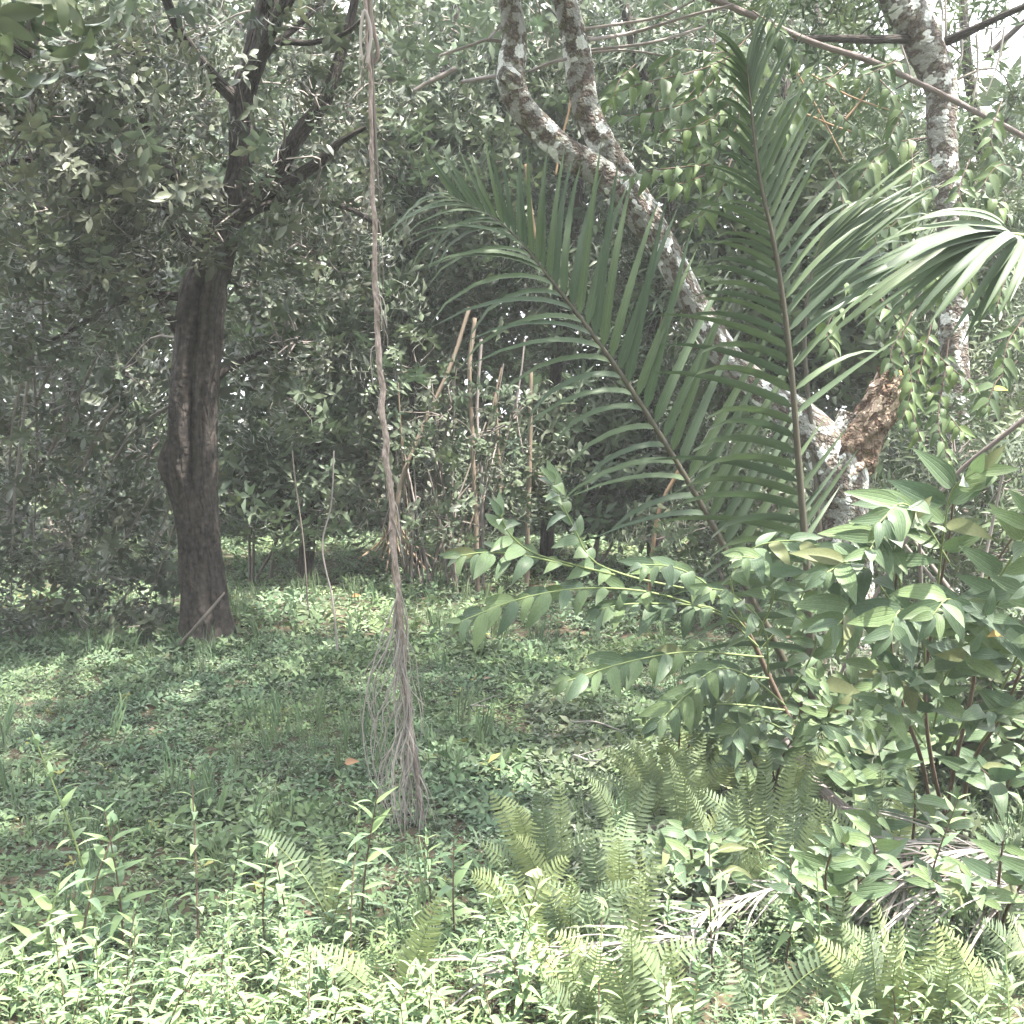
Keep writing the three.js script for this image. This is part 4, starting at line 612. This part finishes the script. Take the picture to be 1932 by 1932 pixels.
backTree('light green tree behind the upright palm frond', 1480, 8.6, 6, 0.07, [[1470, 300, 8.4, 0.6, 0.5, 45], [1560, 430, 8.2, 0.6, 0.5, 55], [1420, 480, 8.4, 0.6, 0.5, 50], [1600, 560, 8.0, 0.6, 0.5, 60], [1500, 620, 8.0, 0.7, 0.5, 60], [1640, 660, 7.8, 0.6, 0.4, 55], [1400, 700, 8.4, 0.6, 0.4, 45], [1350, 250, 8.6, 0.5, 0.4, 35]], SP.broadleaf, L.mid, { ...bo, size: [0.2, 0.32] });
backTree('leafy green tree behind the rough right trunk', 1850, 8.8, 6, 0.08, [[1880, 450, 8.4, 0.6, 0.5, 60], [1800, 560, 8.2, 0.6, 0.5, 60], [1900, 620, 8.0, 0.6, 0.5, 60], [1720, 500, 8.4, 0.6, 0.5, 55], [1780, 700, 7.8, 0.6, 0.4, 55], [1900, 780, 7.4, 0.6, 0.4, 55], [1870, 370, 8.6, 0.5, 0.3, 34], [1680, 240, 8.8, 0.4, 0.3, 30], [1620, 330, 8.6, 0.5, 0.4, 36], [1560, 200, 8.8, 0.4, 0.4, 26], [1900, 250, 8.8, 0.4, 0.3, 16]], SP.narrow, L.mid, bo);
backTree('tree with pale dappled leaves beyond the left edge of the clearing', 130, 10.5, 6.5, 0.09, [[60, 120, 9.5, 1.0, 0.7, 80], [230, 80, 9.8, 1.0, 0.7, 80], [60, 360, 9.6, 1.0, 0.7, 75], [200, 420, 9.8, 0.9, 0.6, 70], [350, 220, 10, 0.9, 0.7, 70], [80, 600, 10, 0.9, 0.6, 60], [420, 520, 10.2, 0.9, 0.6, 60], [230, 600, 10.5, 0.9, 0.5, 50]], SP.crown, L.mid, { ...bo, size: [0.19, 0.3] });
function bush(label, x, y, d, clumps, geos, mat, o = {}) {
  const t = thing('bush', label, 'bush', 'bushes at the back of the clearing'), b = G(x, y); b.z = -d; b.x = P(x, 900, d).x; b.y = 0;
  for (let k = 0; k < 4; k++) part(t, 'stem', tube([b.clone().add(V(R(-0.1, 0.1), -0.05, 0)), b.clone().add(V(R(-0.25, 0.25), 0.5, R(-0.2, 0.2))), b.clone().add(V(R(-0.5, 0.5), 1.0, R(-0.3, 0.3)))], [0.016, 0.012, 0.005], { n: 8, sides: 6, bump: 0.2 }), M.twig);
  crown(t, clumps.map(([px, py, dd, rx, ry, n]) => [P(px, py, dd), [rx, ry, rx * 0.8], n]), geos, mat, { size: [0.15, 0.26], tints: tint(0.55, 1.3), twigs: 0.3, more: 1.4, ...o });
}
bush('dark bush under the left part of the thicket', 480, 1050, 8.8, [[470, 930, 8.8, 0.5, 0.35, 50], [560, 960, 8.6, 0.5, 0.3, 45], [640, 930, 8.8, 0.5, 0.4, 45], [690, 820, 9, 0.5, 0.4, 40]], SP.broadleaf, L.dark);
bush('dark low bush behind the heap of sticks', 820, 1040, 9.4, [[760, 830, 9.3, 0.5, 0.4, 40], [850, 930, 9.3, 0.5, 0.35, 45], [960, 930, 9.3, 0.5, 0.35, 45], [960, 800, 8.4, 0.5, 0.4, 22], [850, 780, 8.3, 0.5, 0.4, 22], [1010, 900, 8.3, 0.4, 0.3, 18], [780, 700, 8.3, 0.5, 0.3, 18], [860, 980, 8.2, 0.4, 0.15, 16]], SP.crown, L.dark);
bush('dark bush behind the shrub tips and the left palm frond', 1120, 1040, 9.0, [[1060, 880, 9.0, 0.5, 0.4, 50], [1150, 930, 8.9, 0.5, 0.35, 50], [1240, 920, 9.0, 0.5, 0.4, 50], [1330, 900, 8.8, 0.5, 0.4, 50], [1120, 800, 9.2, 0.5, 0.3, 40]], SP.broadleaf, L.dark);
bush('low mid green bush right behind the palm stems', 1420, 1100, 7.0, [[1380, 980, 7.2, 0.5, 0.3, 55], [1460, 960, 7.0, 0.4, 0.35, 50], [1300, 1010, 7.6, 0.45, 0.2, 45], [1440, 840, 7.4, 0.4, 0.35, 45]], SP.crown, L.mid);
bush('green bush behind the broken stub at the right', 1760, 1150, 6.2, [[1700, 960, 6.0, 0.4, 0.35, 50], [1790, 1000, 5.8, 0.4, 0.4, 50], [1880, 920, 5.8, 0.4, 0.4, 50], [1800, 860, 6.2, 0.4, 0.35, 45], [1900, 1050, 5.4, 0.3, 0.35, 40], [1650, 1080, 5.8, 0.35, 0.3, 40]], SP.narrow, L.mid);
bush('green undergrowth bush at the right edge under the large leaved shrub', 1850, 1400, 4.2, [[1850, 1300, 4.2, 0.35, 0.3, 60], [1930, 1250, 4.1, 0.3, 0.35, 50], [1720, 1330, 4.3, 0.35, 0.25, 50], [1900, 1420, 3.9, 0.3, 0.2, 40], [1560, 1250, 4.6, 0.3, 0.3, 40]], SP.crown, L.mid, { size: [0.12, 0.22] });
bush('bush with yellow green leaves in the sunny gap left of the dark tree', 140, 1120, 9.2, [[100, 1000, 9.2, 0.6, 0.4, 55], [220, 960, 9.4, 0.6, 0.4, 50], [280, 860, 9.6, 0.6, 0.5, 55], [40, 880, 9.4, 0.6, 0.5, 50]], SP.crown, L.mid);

// ------------------------------------------------------------------ the far wood, one mass
seed(919);
{
  const g = new THREE.Group(); g.name = 'distant_woodland'; g.userData = { kind: 'stuff', label: 'dense dark mass of foliage closing the view behind the trees' }; scene.add(g);
  const lists = [[], []];
  for (let i = 0; i < 5600; i++) {
    const z = -R(11.5, 17), x = R(-13, 13), k = x / -z, open = sstep(0.26, 0.42, k), top = 7.5 - 2.7 * open + 0.7 * N3(x * 0.5, 0, z * 0.5), y = Math.pow(rnd(), 0.9) * top;
    lists[i % 2].push(frame(V(x, y, z), V(R(-1, 1), R(-0.8, 0.5), R(-0.3, 1)), V(0, 1, 0).add(rdir().multiplyScalar(0.5)), R(0.5, 0.85)));
  }
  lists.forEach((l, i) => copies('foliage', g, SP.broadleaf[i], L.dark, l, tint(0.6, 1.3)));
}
// unseen foliage wall added behind the viewer: it keeps the low sky off the thicket
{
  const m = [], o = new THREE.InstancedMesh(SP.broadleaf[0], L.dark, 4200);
  for (let i = 0; i < 4200; i++) { const x = R(-22, 22), z = R(11, 15) - 0.014 * x * x, y = Math.pow(rnd(), 0.9) * (9.4 + N3(x * 0.4, 2, 1)); o.setMatrixAt(i, frame(V(x, y, z), V(R(-1, 1), R(-0.8, 0.5), R(-1, 0.3)), V(0, 1, 0).add(rdir().multiplyScalar(0.5)), R(1.0, 1.6))); }
  o.name = 'added_treeline'; o.userData = { kind: 'stuff', label: 'unseen foliage mass added behind the viewer to shade the thicket' }; o.castShadow = o.receiveShadow = true; scene.add(o);
}

// ------------------------------------------------------------------ ferns
function frond(parent, base, tip, { arch = 0.12, wid = 0.055, mat = pick(L.fern), gap = 0.0165, curl = 0.03 } = {}) {
  const d = tip.clone().sub(base), Lg = d.length(), mid = base.clone().lerp(tip, 0.5).add(V(0, arch * Lg, 0)), c = new THREE.QuadraticBezierCurve3(base, mid, tip);
  const pts = [0, 0.2, 0.4, 0.6, 0.8, 1].map((t) => c.getPoint(t));
  const r = part(parent, 'frond', tube(pts, [0.0022, 0.002, 0.0018, 0.0014, 0.001, 0.0006], { n: 12, sides: 4, cap: false }), M.greenStem);
  const gs = [], n = Math.round(Lg / gap), base_ = leaf('pinna', 0.24, { n: 3, cols: 2, bend: 0.5, fold: 0.15 });
  const view = V(R(-0.3, 0.3), 0.6, 0.9);
  for (let i = 0; i < n; i++) {
    const t = 0.1 + 0.9 * i / n, p = c.getPoint(t), T = c.getTangent(t), nm = view.clone().addScaledVector(T, -view.dot(T)).normalize(), S = T.clone().cross(nm).normalize();
    const l = wid * Math.pow(Math.min(1, t * 3.2), 0.6) * Math.pow(Math.max(0.03, 1 - Math.pow(t, 2.6)), 0.75);
    for (const s of [-1, 1]) gs.push(base_.clone().applyMatrix4(frame(p, T.clone().multiplyScalar(0.28 + R(-0.06, 0.06)).addScaledVector(S, s).addScaledVector(nm, R(-0.12, 0.12)), nm.clone().addScaledVector(T, R(-0.15, 0.25)), l * R(0.9, 1.08), Math.max(l, wid * 0.5))));
  }
  stuff(part(r, 'blade', mergeGeometries(gs), mat)); return r;
}
seed(1001);
function fern(label, list, o = {}) {
  const t = thing('sword_fern', label, 'fern', o.group ?? 'sword ferns');
  for (const [tx, ty, bx, by] of list) { const b = G(bx, by), dd = -b.z; b.y -= 0.01; frond(t, b, P(tx, by + (ty - by) * 1.12, dd - R(-0.05, 0.18)), { arch: o.arch ?? R(0.02, 0.12), wid: o.wid ?? R(0.045, 0.06) }); }
  for (let i = 0; i < (o.extra ?? 2); i++) { const [, , bx, by] = pick(list), b = G(bx + R(-15, 15), by + R(-10, 10)), a = R(0, 6.28); frond(t, b, b.clone().add(V(Math.cos(a) * R(0.12, 0.25), R(0.12, 0.28), Math.sin(a) * R(0.05, 0.2))), { arch: R(0.15, 0.3) }); }
}
fern('fern with one long frond pointing left over the lawn edge', [[1066, 1466, 1250, 1560], [1130, 1425, 1260, 1550], [1170, 1410, 1265, 1555]], { arch: 0.25 });
fern('fern with a leaning yellow green frond at the lawn edge', [[924, 1512, 1010, 1690], [905, 1600, 1000, 1690], [975, 1540, 1015, 1695]]);
fern('fern with two tall side by side fronds near the fallen leaf', [[1055, 1491, 1062, 1720], [1018, 1488, 1036, 1720]]);
fern('pale fern standing in front of the two tall fronds', [[1079, 1663, 1075, 1800], [1106, 1697, 1130, 1830], [1040, 1700, 1060, 1810]]);
fern('small upright fern at the left end of the dead frond', [[1010, 1721, 1013, 1880], [975, 1656, 979, 1790]]);
fern('bleached fern leaning right among the sunny weeds', [[829, 1712, 752, 1910], [700, 1800, 735, 1915]]);
fern('bright fern pair in front of the yellow green plant', [[1209, 1622, 1200, 1840], [1243, 1615, 1182, 1900], [1170, 1690, 1185, 1850]]);
fern('shaded fern behind the bright fern pair', [[1113, 1600, 1140, 1760], [1168, 1600, 1168, 1760], [1150, 1560, 1160, 1750]]);
fern('tiny yellow fern in the left foreground weeds', [[529, 1783, 542, 1925], [560, 1830, 548, 1925]], { wid: 0.03 });
fern('pale green fern at the left edge of the weeds near the root tip', [[601, 1598, 618, 1760], [640, 1640, 622, 1760]], { extra: 1 });
fern('fern with grey green fronds left of the red stem', [[1347, 1289, 1350, 1500], [1310, 1330, 1345, 1500], [1380, 1330, 1355, 1500]]);
fern('fern growing along the left side of the fallen branch', [[1447, 1420, 1440, 1660], [1500, 1440, 1450, 1660], [1400, 1450, 1435, 1660]]);
fern('fern below the fallen branch with dark arching fronds', [[1560, 1530, 1500, 1720], [1500, 1510, 1490, 1720], [1590, 1570, 1510, 1725]]);
fern('fern over the shady hollow at the right', [[1660, 1460, 1670, 1640], [1720, 1460, 1690, 1640], [1630, 1520, 1660, 1640]]);
fern('fern with a frond lying across the dark hollow', [[1605, 1752, 1515, 1830], [1572, 1670, 1520, 1830], [1594, 1690, 1584, 1880]]);
fern('tall sunlit fern at the right foreground', [[1649, 1716, 1692, 1925], [1746, 1704, 1722, 1925], [1790, 1805, 1730, 1925], [1600, 1800, 1690, 1930]], { extra: 3 });
fern('sunlit fern at the bottom right edge', [[1850, 1752, 1960, 1880], [1830, 1830, 1950, 1900], [1900, 1740, 1965, 1890]], { wid: 0.06 });
fern('fern at the middle of the shady fern bank', [[1260, 1440, 1290, 1620], [1330, 1450, 1300, 1620], [1290, 1420, 1296, 1620]]);
fern('fern under the left reaching shrub branch', [[1240, 1380, 1290, 1530], [1330, 1400, 1300, 1530], [1200, 1430, 1285, 1535]]);
fern('fern between the fallen branch and the yellow green plant', [[1390, 1520, 1400, 1720], [1430, 1540, 1410, 1720], [1360, 1560, 1395, 1720]]);
fern('front fern below the left end of the dead frond', [[1070, 1790, 1100, 1960], [1130, 1800, 1105, 1960], [1020, 1850, 1095, 1962]]);
fern('front fern below the bright fern pair', [[1260, 1800, 1290, 1965], [1330, 1810, 1300, 1965]]);
fern('pale front fern right of the bright fern pair', [[1420, 1800, 1440, 1960], [1470, 1830, 1450, 1960], [1390, 1850, 1435, 1962]]);
fern('sunlit front fern left of the tall sunlit fern', [[1560, 1790, 1585, 1960], [1610, 1830, 1590, 1960]]);
fern('broad sunlit fern low in the right foreground', [[1640, 1770, 1660, 1965], [1700, 1760, 1670, 1965], [1590, 1820, 1655, 1967], [1740, 1820, 1675, 1966]], { wid: 0.06 });
fern('upright sunlit fern right of the broad sunlit fern', [[1765, 1760, 1770, 1962], [1800, 1790, 1775, 1962], [1740, 1800, 1765, 1962]], { wid: 0.055 });
fern('sunlit fern with long fronds below the middle of the dead frond', [[1190, 1760, 1200, 1960], [1230, 1770, 1205, 1960], [1150, 1800, 1195, 1962]], { wid: 0.05 });
fern('sunlit front fern in the bottom right corner', [[1850, 1830, 1870, 1965], [1900, 1840, 1880, 1965], [1810, 1860, 1862, 1967]]);
for (let i = 0; i < 17; i++) {
  const bx = R(1090, 1620), by = R(1470, 1690), list = [];
  for (let k = 0; k < 3; k++) { const h = R(90, 190) * (by - 700) / 1000; list.push([bx + R(-80, 80), by - h, bx + R(-8, 8), by]); }
  const where = `${by < 1580 ? 'at the shaded back' : 'at the front'} of the fern bank ${bx < 1270 ? 'by the lawn' : bx < 1440 ? 'at its middle' : 'by the fallen branch'}`;
  fern(`sword fern half hidden ${where}`, list, { group: `ferns ${where}`, extra: 1 });
}

// ------------------------------------------------------------------ weeds with paired leaves in the sunny foreground
const WL = [0.15, 0.4, 0.8].map((b) => leaf('lance', 0.33, { n: 5, cols: 2, bend: b, fold: 0.35, tip: 0.3 }));
function weedProto(h, lean, nodes, len, scaleLow) {
  const g = new THREE.Group(), top = V(lean * h, h, R(-0.05, 0.05)), pts = [V(0, -0.02, 0), V(lean * h * 0.25, h * 0.45, R(-0.02, 0.02)), top], c = new THREE.CatmullRomCurve3(pts);
  part(g, 'stem', tube(pts, [0.0035, 0.0028, 0.0014], { n: 10, sides: 5, cap: false }), pick([M.greenStem, M.greenStem, M.redStem]));
  for (let i = 0; i < nodes; i++) {
    const t = scaleLow + (1 - scaleLow) * i / (nodes - 1), p = c.getPoint(t), a0 = i * 1.5708 + R(-0.3, 0.3), up = 0.3 + 0.6 * Math.pow(t, 3), l = len * (0.6 + 0.55 * Math.sin(Math.PI * Math.min(1, t * 0.85 + 0.1))) * (i === nodes - 1 ? 0.75 : 1);
    for (const s of [0, Math.PI]) { const a = a0 + s, d = V(Math.cos(a), up + R(-0.2, 0.2), Math.sin(a)); setM(part(g, 'leaf', pick(WL), pick(L.weed)), frame(p, d, V(0, 1, 0).add(V(Math.cos(a) * -0.2, 0, Math.sin(a) * -0.2 + 0.2)), l * R(0.8, 1.15))); }
  }
  return g;
}
seed(1101);
const protos = [[0.34, 0.1, 8, 0.070, 0.25], [0.44, -0.12, 9, 0.068, 0.3], [0.28, 0.2, 7, 0.074, 0.2], [0.50, 0.25, 10, 0.064, 0.3], [0.24, -0.15, 6, 0.082, 0.2], [0.38, -0.25, 8, 0.076, 0.3], [0.31, 0.02, 7, 0.088, 0.25], [0.56, 0.15, 11, 0.060, 0.35]].map((a) => weedProto(...a));
function weed(p, label, group, k, s = 1, turn = R(0, 6.28)) {
  const w = protos[k].clone(); w.name = numbered('leafy_weed'); w.userData = { label, category: 'weed' }; if (group) w.userData.group = group;
  w.position.copy(p); w.rotation.set(R(-0.1, 0.1), turn, R(-0.12, 0.12)); w.scale.setScalar(s); scene.add(w);
}
const tallWeeds = [[190, 1800, 7, 1.15, 'tallest upright weed standing alone in the left lawn'], [375, 1810, 3, 1.0, 'tall weed with whorled leaves right of the lone weed'], [235, 1830, 1, 1.0, 'bright weed with star shaped top below the lone weed'], [150, 1880, 5, 1.1, 'leafy weed near the left edge with several leaf tiers'], [505, 1830, 0, 1.0, 'weed with small yellow tip in the left foreground'], [680, 1790, 1, 1.05, 'bushy weed below the frayed root tip'], [545, 1860, 0, 1.0, 'pale weed with cross shaped top in the left foreground'], [660, 1840, 3, 0.8, 'weed leaning beside the bushy weed under the root'], [1735, 1800, 3, 0.95, 'bright weed in front of the dead fronds at the right'], [1480, 1850, 0, 1.0, 'weed with yellow tipped leaves below the dead frond tangle'], [1345, 1880, 1, 0.85, 'pale weed right of the bright fern pair'], [1540, 1900, 7, 0.7, 'thin weed with bare stalk in the right foreground'], [860, 1800, 2, 1, 'small weed at the edge of the sunlit strip'], [95, 1850, 4, 1.1, 'low weed at the left edge of the frame']];
for (const [x, y, k, s, l] of tallWeeds) weed(G(x, y), l, 'tall weeds standing out of the foreground', k, s);
for (let i = 0; i < 330; i++) {
  const far = i > 285, z = far ? -R(2.5, 3.0) : -R(1.9, 2.45), x = R(-0.58, 0.58) * -z;
  const kk = x / -z; if (!far && z < -2.02 && rnd() < (kk > 0.02 ? 0.8 : 0.2)) continue;
  const s = R(0.45, 0.9) * (far ? 0.65 : 0.85);
  const k = x / -z, where = k < -0.3 ? 'near the left edge' : k < -0.1 ? 'left of the frayed root' : k < 0.08 ? 'between frayed root and ferns' : k < 0.3 ? 'in front of the fern bank' : 'near the right edge';
  weed(V(x, gh(x, z), z), far ? `low leafy weed in the back row of weeds ${where}` : z > -2.15 ? `leafy green weed in the frontmost row ${where}` : `leafy green weed in the middle of the sunlit weeds ${where}`, far ? `back row of weeds ${where}` : z > -2.15 ? `frontmost weeds ${where}` : `middle row of weeds ${where}`, Math.floor(R(0, 8)), s);
}

// ------------------------------------------------------------------ ground cover
seed(1201);
{
  const add = (name, label, geos, mat, n, gen, tints) => {
    const g = new THREE.Group(); g.name = name; g.userData = { kind: 'stuff', label }; scene.add(g);
    const ls = geos.map(() => []);
    for (let i = 0; i < n; i++) { const m = gen(i); if (m) ls[i % geos.length].push(m); }
    ls.forEach((l, i) => copies('foliage', g, geos[i], mat, l, tints));
  };
  const spot = (z0, z1, mx = 0.62) => { const z = -Math.sqrt(R(z0 * z0, z1 * z1)), x = R(-mx, mx) * -z + R(-0.4, 0.4); return V(x, gh(x, z), z); };
  const standing = (p, s, lean = 0.5) => frame(p, V(R(-lean, lean), 1, R(-lean, lean)), V(R(-1, 1), 0.2, R(-1, 1)), s);
  add('ground_cover', 'carpet of small green creeping leaves over the shaded lawn', SP.cover, L.ground, 37000, (i) => { const p = i < 23000 ? spot(2.6, 6.5) : spot(6, 13); const h = 0.5 + 0.7 * (0.5 + 0.5 * N3(p.x * 0.9, 1, p.z * 0.9)); p.y -= 0.005; return standing(p, R(0.06, 0.12) * h * (p.z < -6 ? 1.5 : 1), 0.9); }, patchTint(0.6, 1.45));
  add('grass', 'thin grass blades growing through the ground cover', [grassTuft], L.grass, 1000, () => { const p = spot(2.1, 9); if (N3(p.x * 0.7, 9, p.z * 0.7) < 0.05) return null; return standing(p, R(0.12, 0.28), 0.3); }, tint(0.7, 1.4));
  add('undergrowth', 'mass of small weed leaves between the foreground weeds', SP.weed, L.weedMass, 3400, () => { const p = spot(1.6, 2.75); p.y -= 0.01; if (p.x > 0 && p.z < -2.1 && rnd() < 0.3) return null; return standing(p, R(0.05, 0.13) * (p.x > 0 ? 0.8 : 1), 0.6); }, patchTint(0.55, 1.4));
  const dry = leaf('ovate', 0.5, { n: 4, bend: 0.9, fold: 0.3, twist: 0.6 });
  add('leaf_litter', 'scattered brown fallen leaves between the green leaves', [dry], L.litter, 160, () => { const p = spot(2.2, 9); p.y += R(0.01, 0.05); return frame(p, V(R(-1, 1), R(-0.2, 0.3), R(-1, 1)), V(R(-0.4, 0.4), 1, R(-0.4, 0.4)), R(0.03, 0.06)); }, tint(0.5, 1.3));
  add('fern_bank_undergrowth', 'small leaves filling the gaps of the fern bank', SP.cover, L.mid, 2400, () => { const p = G(R(1000, 2050), R(1330, 1800)); return standing(p, R(0.07, 0.16), 0.7); }, tint(0.6, 1.3));
}
// dry twigs on the lawn
seed(1251);
[['short dry twig in the grass right of the hanging root', 900, 1380], ['dry twig half hidden in the lawn under the reaching branches', 1120, 1400], ['dry twig sticking up at the lawn edge by the ferns', 1090, 1480]].forEach(([label, x, y]) => {
  const t = thing('fallen_twig', label, 'twig', 'dry twigs on the lawn'), p = G(x, y), a = R(0, 3.14), l = R(0.25, 0.5), q = (k, h) => p.clone().add(V(Math.cos(a) * l * k + R(-0.03, 0.03), h, Math.sin(a) * l * k * 0.6));
  part(t, 'stick', tube([q(-0.5, 0.05), q(0, 0.11), q(0.3, 0.12), q(0.6, 0.15)], [0.005, 0.0045, 0.004, 0.002], { n: 10, sides: 5, bump: 0.3 }), M.straw);
  part(t, 'side_twig', tube([q(0, 0.11), q(0.2, 0.18).add(V(0.05, 0, 0.08)), q(0.3, 0.22).add(V(0.1, 0, 0.12))], [0.003, 0.0025, 0.001], { n: 6, sides: 4 }), M.straw);
});
// single fallen leaves
seed(1301);
function fallen(label, p, r, g, b, s) { const t = thing('fallen_leaf', label, 'leaf', 'single fallen leaves'); const m = part(t, 'blade', leaf('ovate', 0.55, { n: 6, cols: 4, bend: 0.7, fold: 0.3 }), leafMat(r, g, b, { t: 0.25, coat: 0.2 })); t.position.copy(p); setM(m, frame(V(0, 0, 0), V(R(-1, 1), 0.15, R(-0.3, 0.5)), V(R(-0.3, 0.3), 0.8, 0.7), s)); }
fallen('orange fallen leaf on the lawn right of the pale sapling', P(665, 1125, 7.8), 0.4, 0.17, 0.06, 0.07);
fallen('dry orange brown leaf on the lawn left of the frayed root', P(650, 1440, 3.95), 0.36, 0.2, 0.11, 0.06);
fallen('white fallen petal in the left foreground weeds', P(597, 1910, 2.2), 0.8, 0.8, 0.76, 0.035);
fallen('pale yellow leaf standing before the two tall fern fronds', P(1025, 1650, 2.75), 0.62, 0.62, 0.34, 0.055);
fallen('white petal caught in the ferns left of the fallen branch', P(1570, 1600, 2.9), 0.8, 0.78, 0.7, 0.04);
fallen('yellow leaf in the vine right of the broken stub', P(1875, 735, 4.9), 0.5, 0.5, 0.06, 0.07);
fallen('orange brown leaf hanging in the large leaved shrub', P(1893, 1195, 2.85), 0.34, 0.24, 0.07, 0.06);

renderer.render(scene, camera);
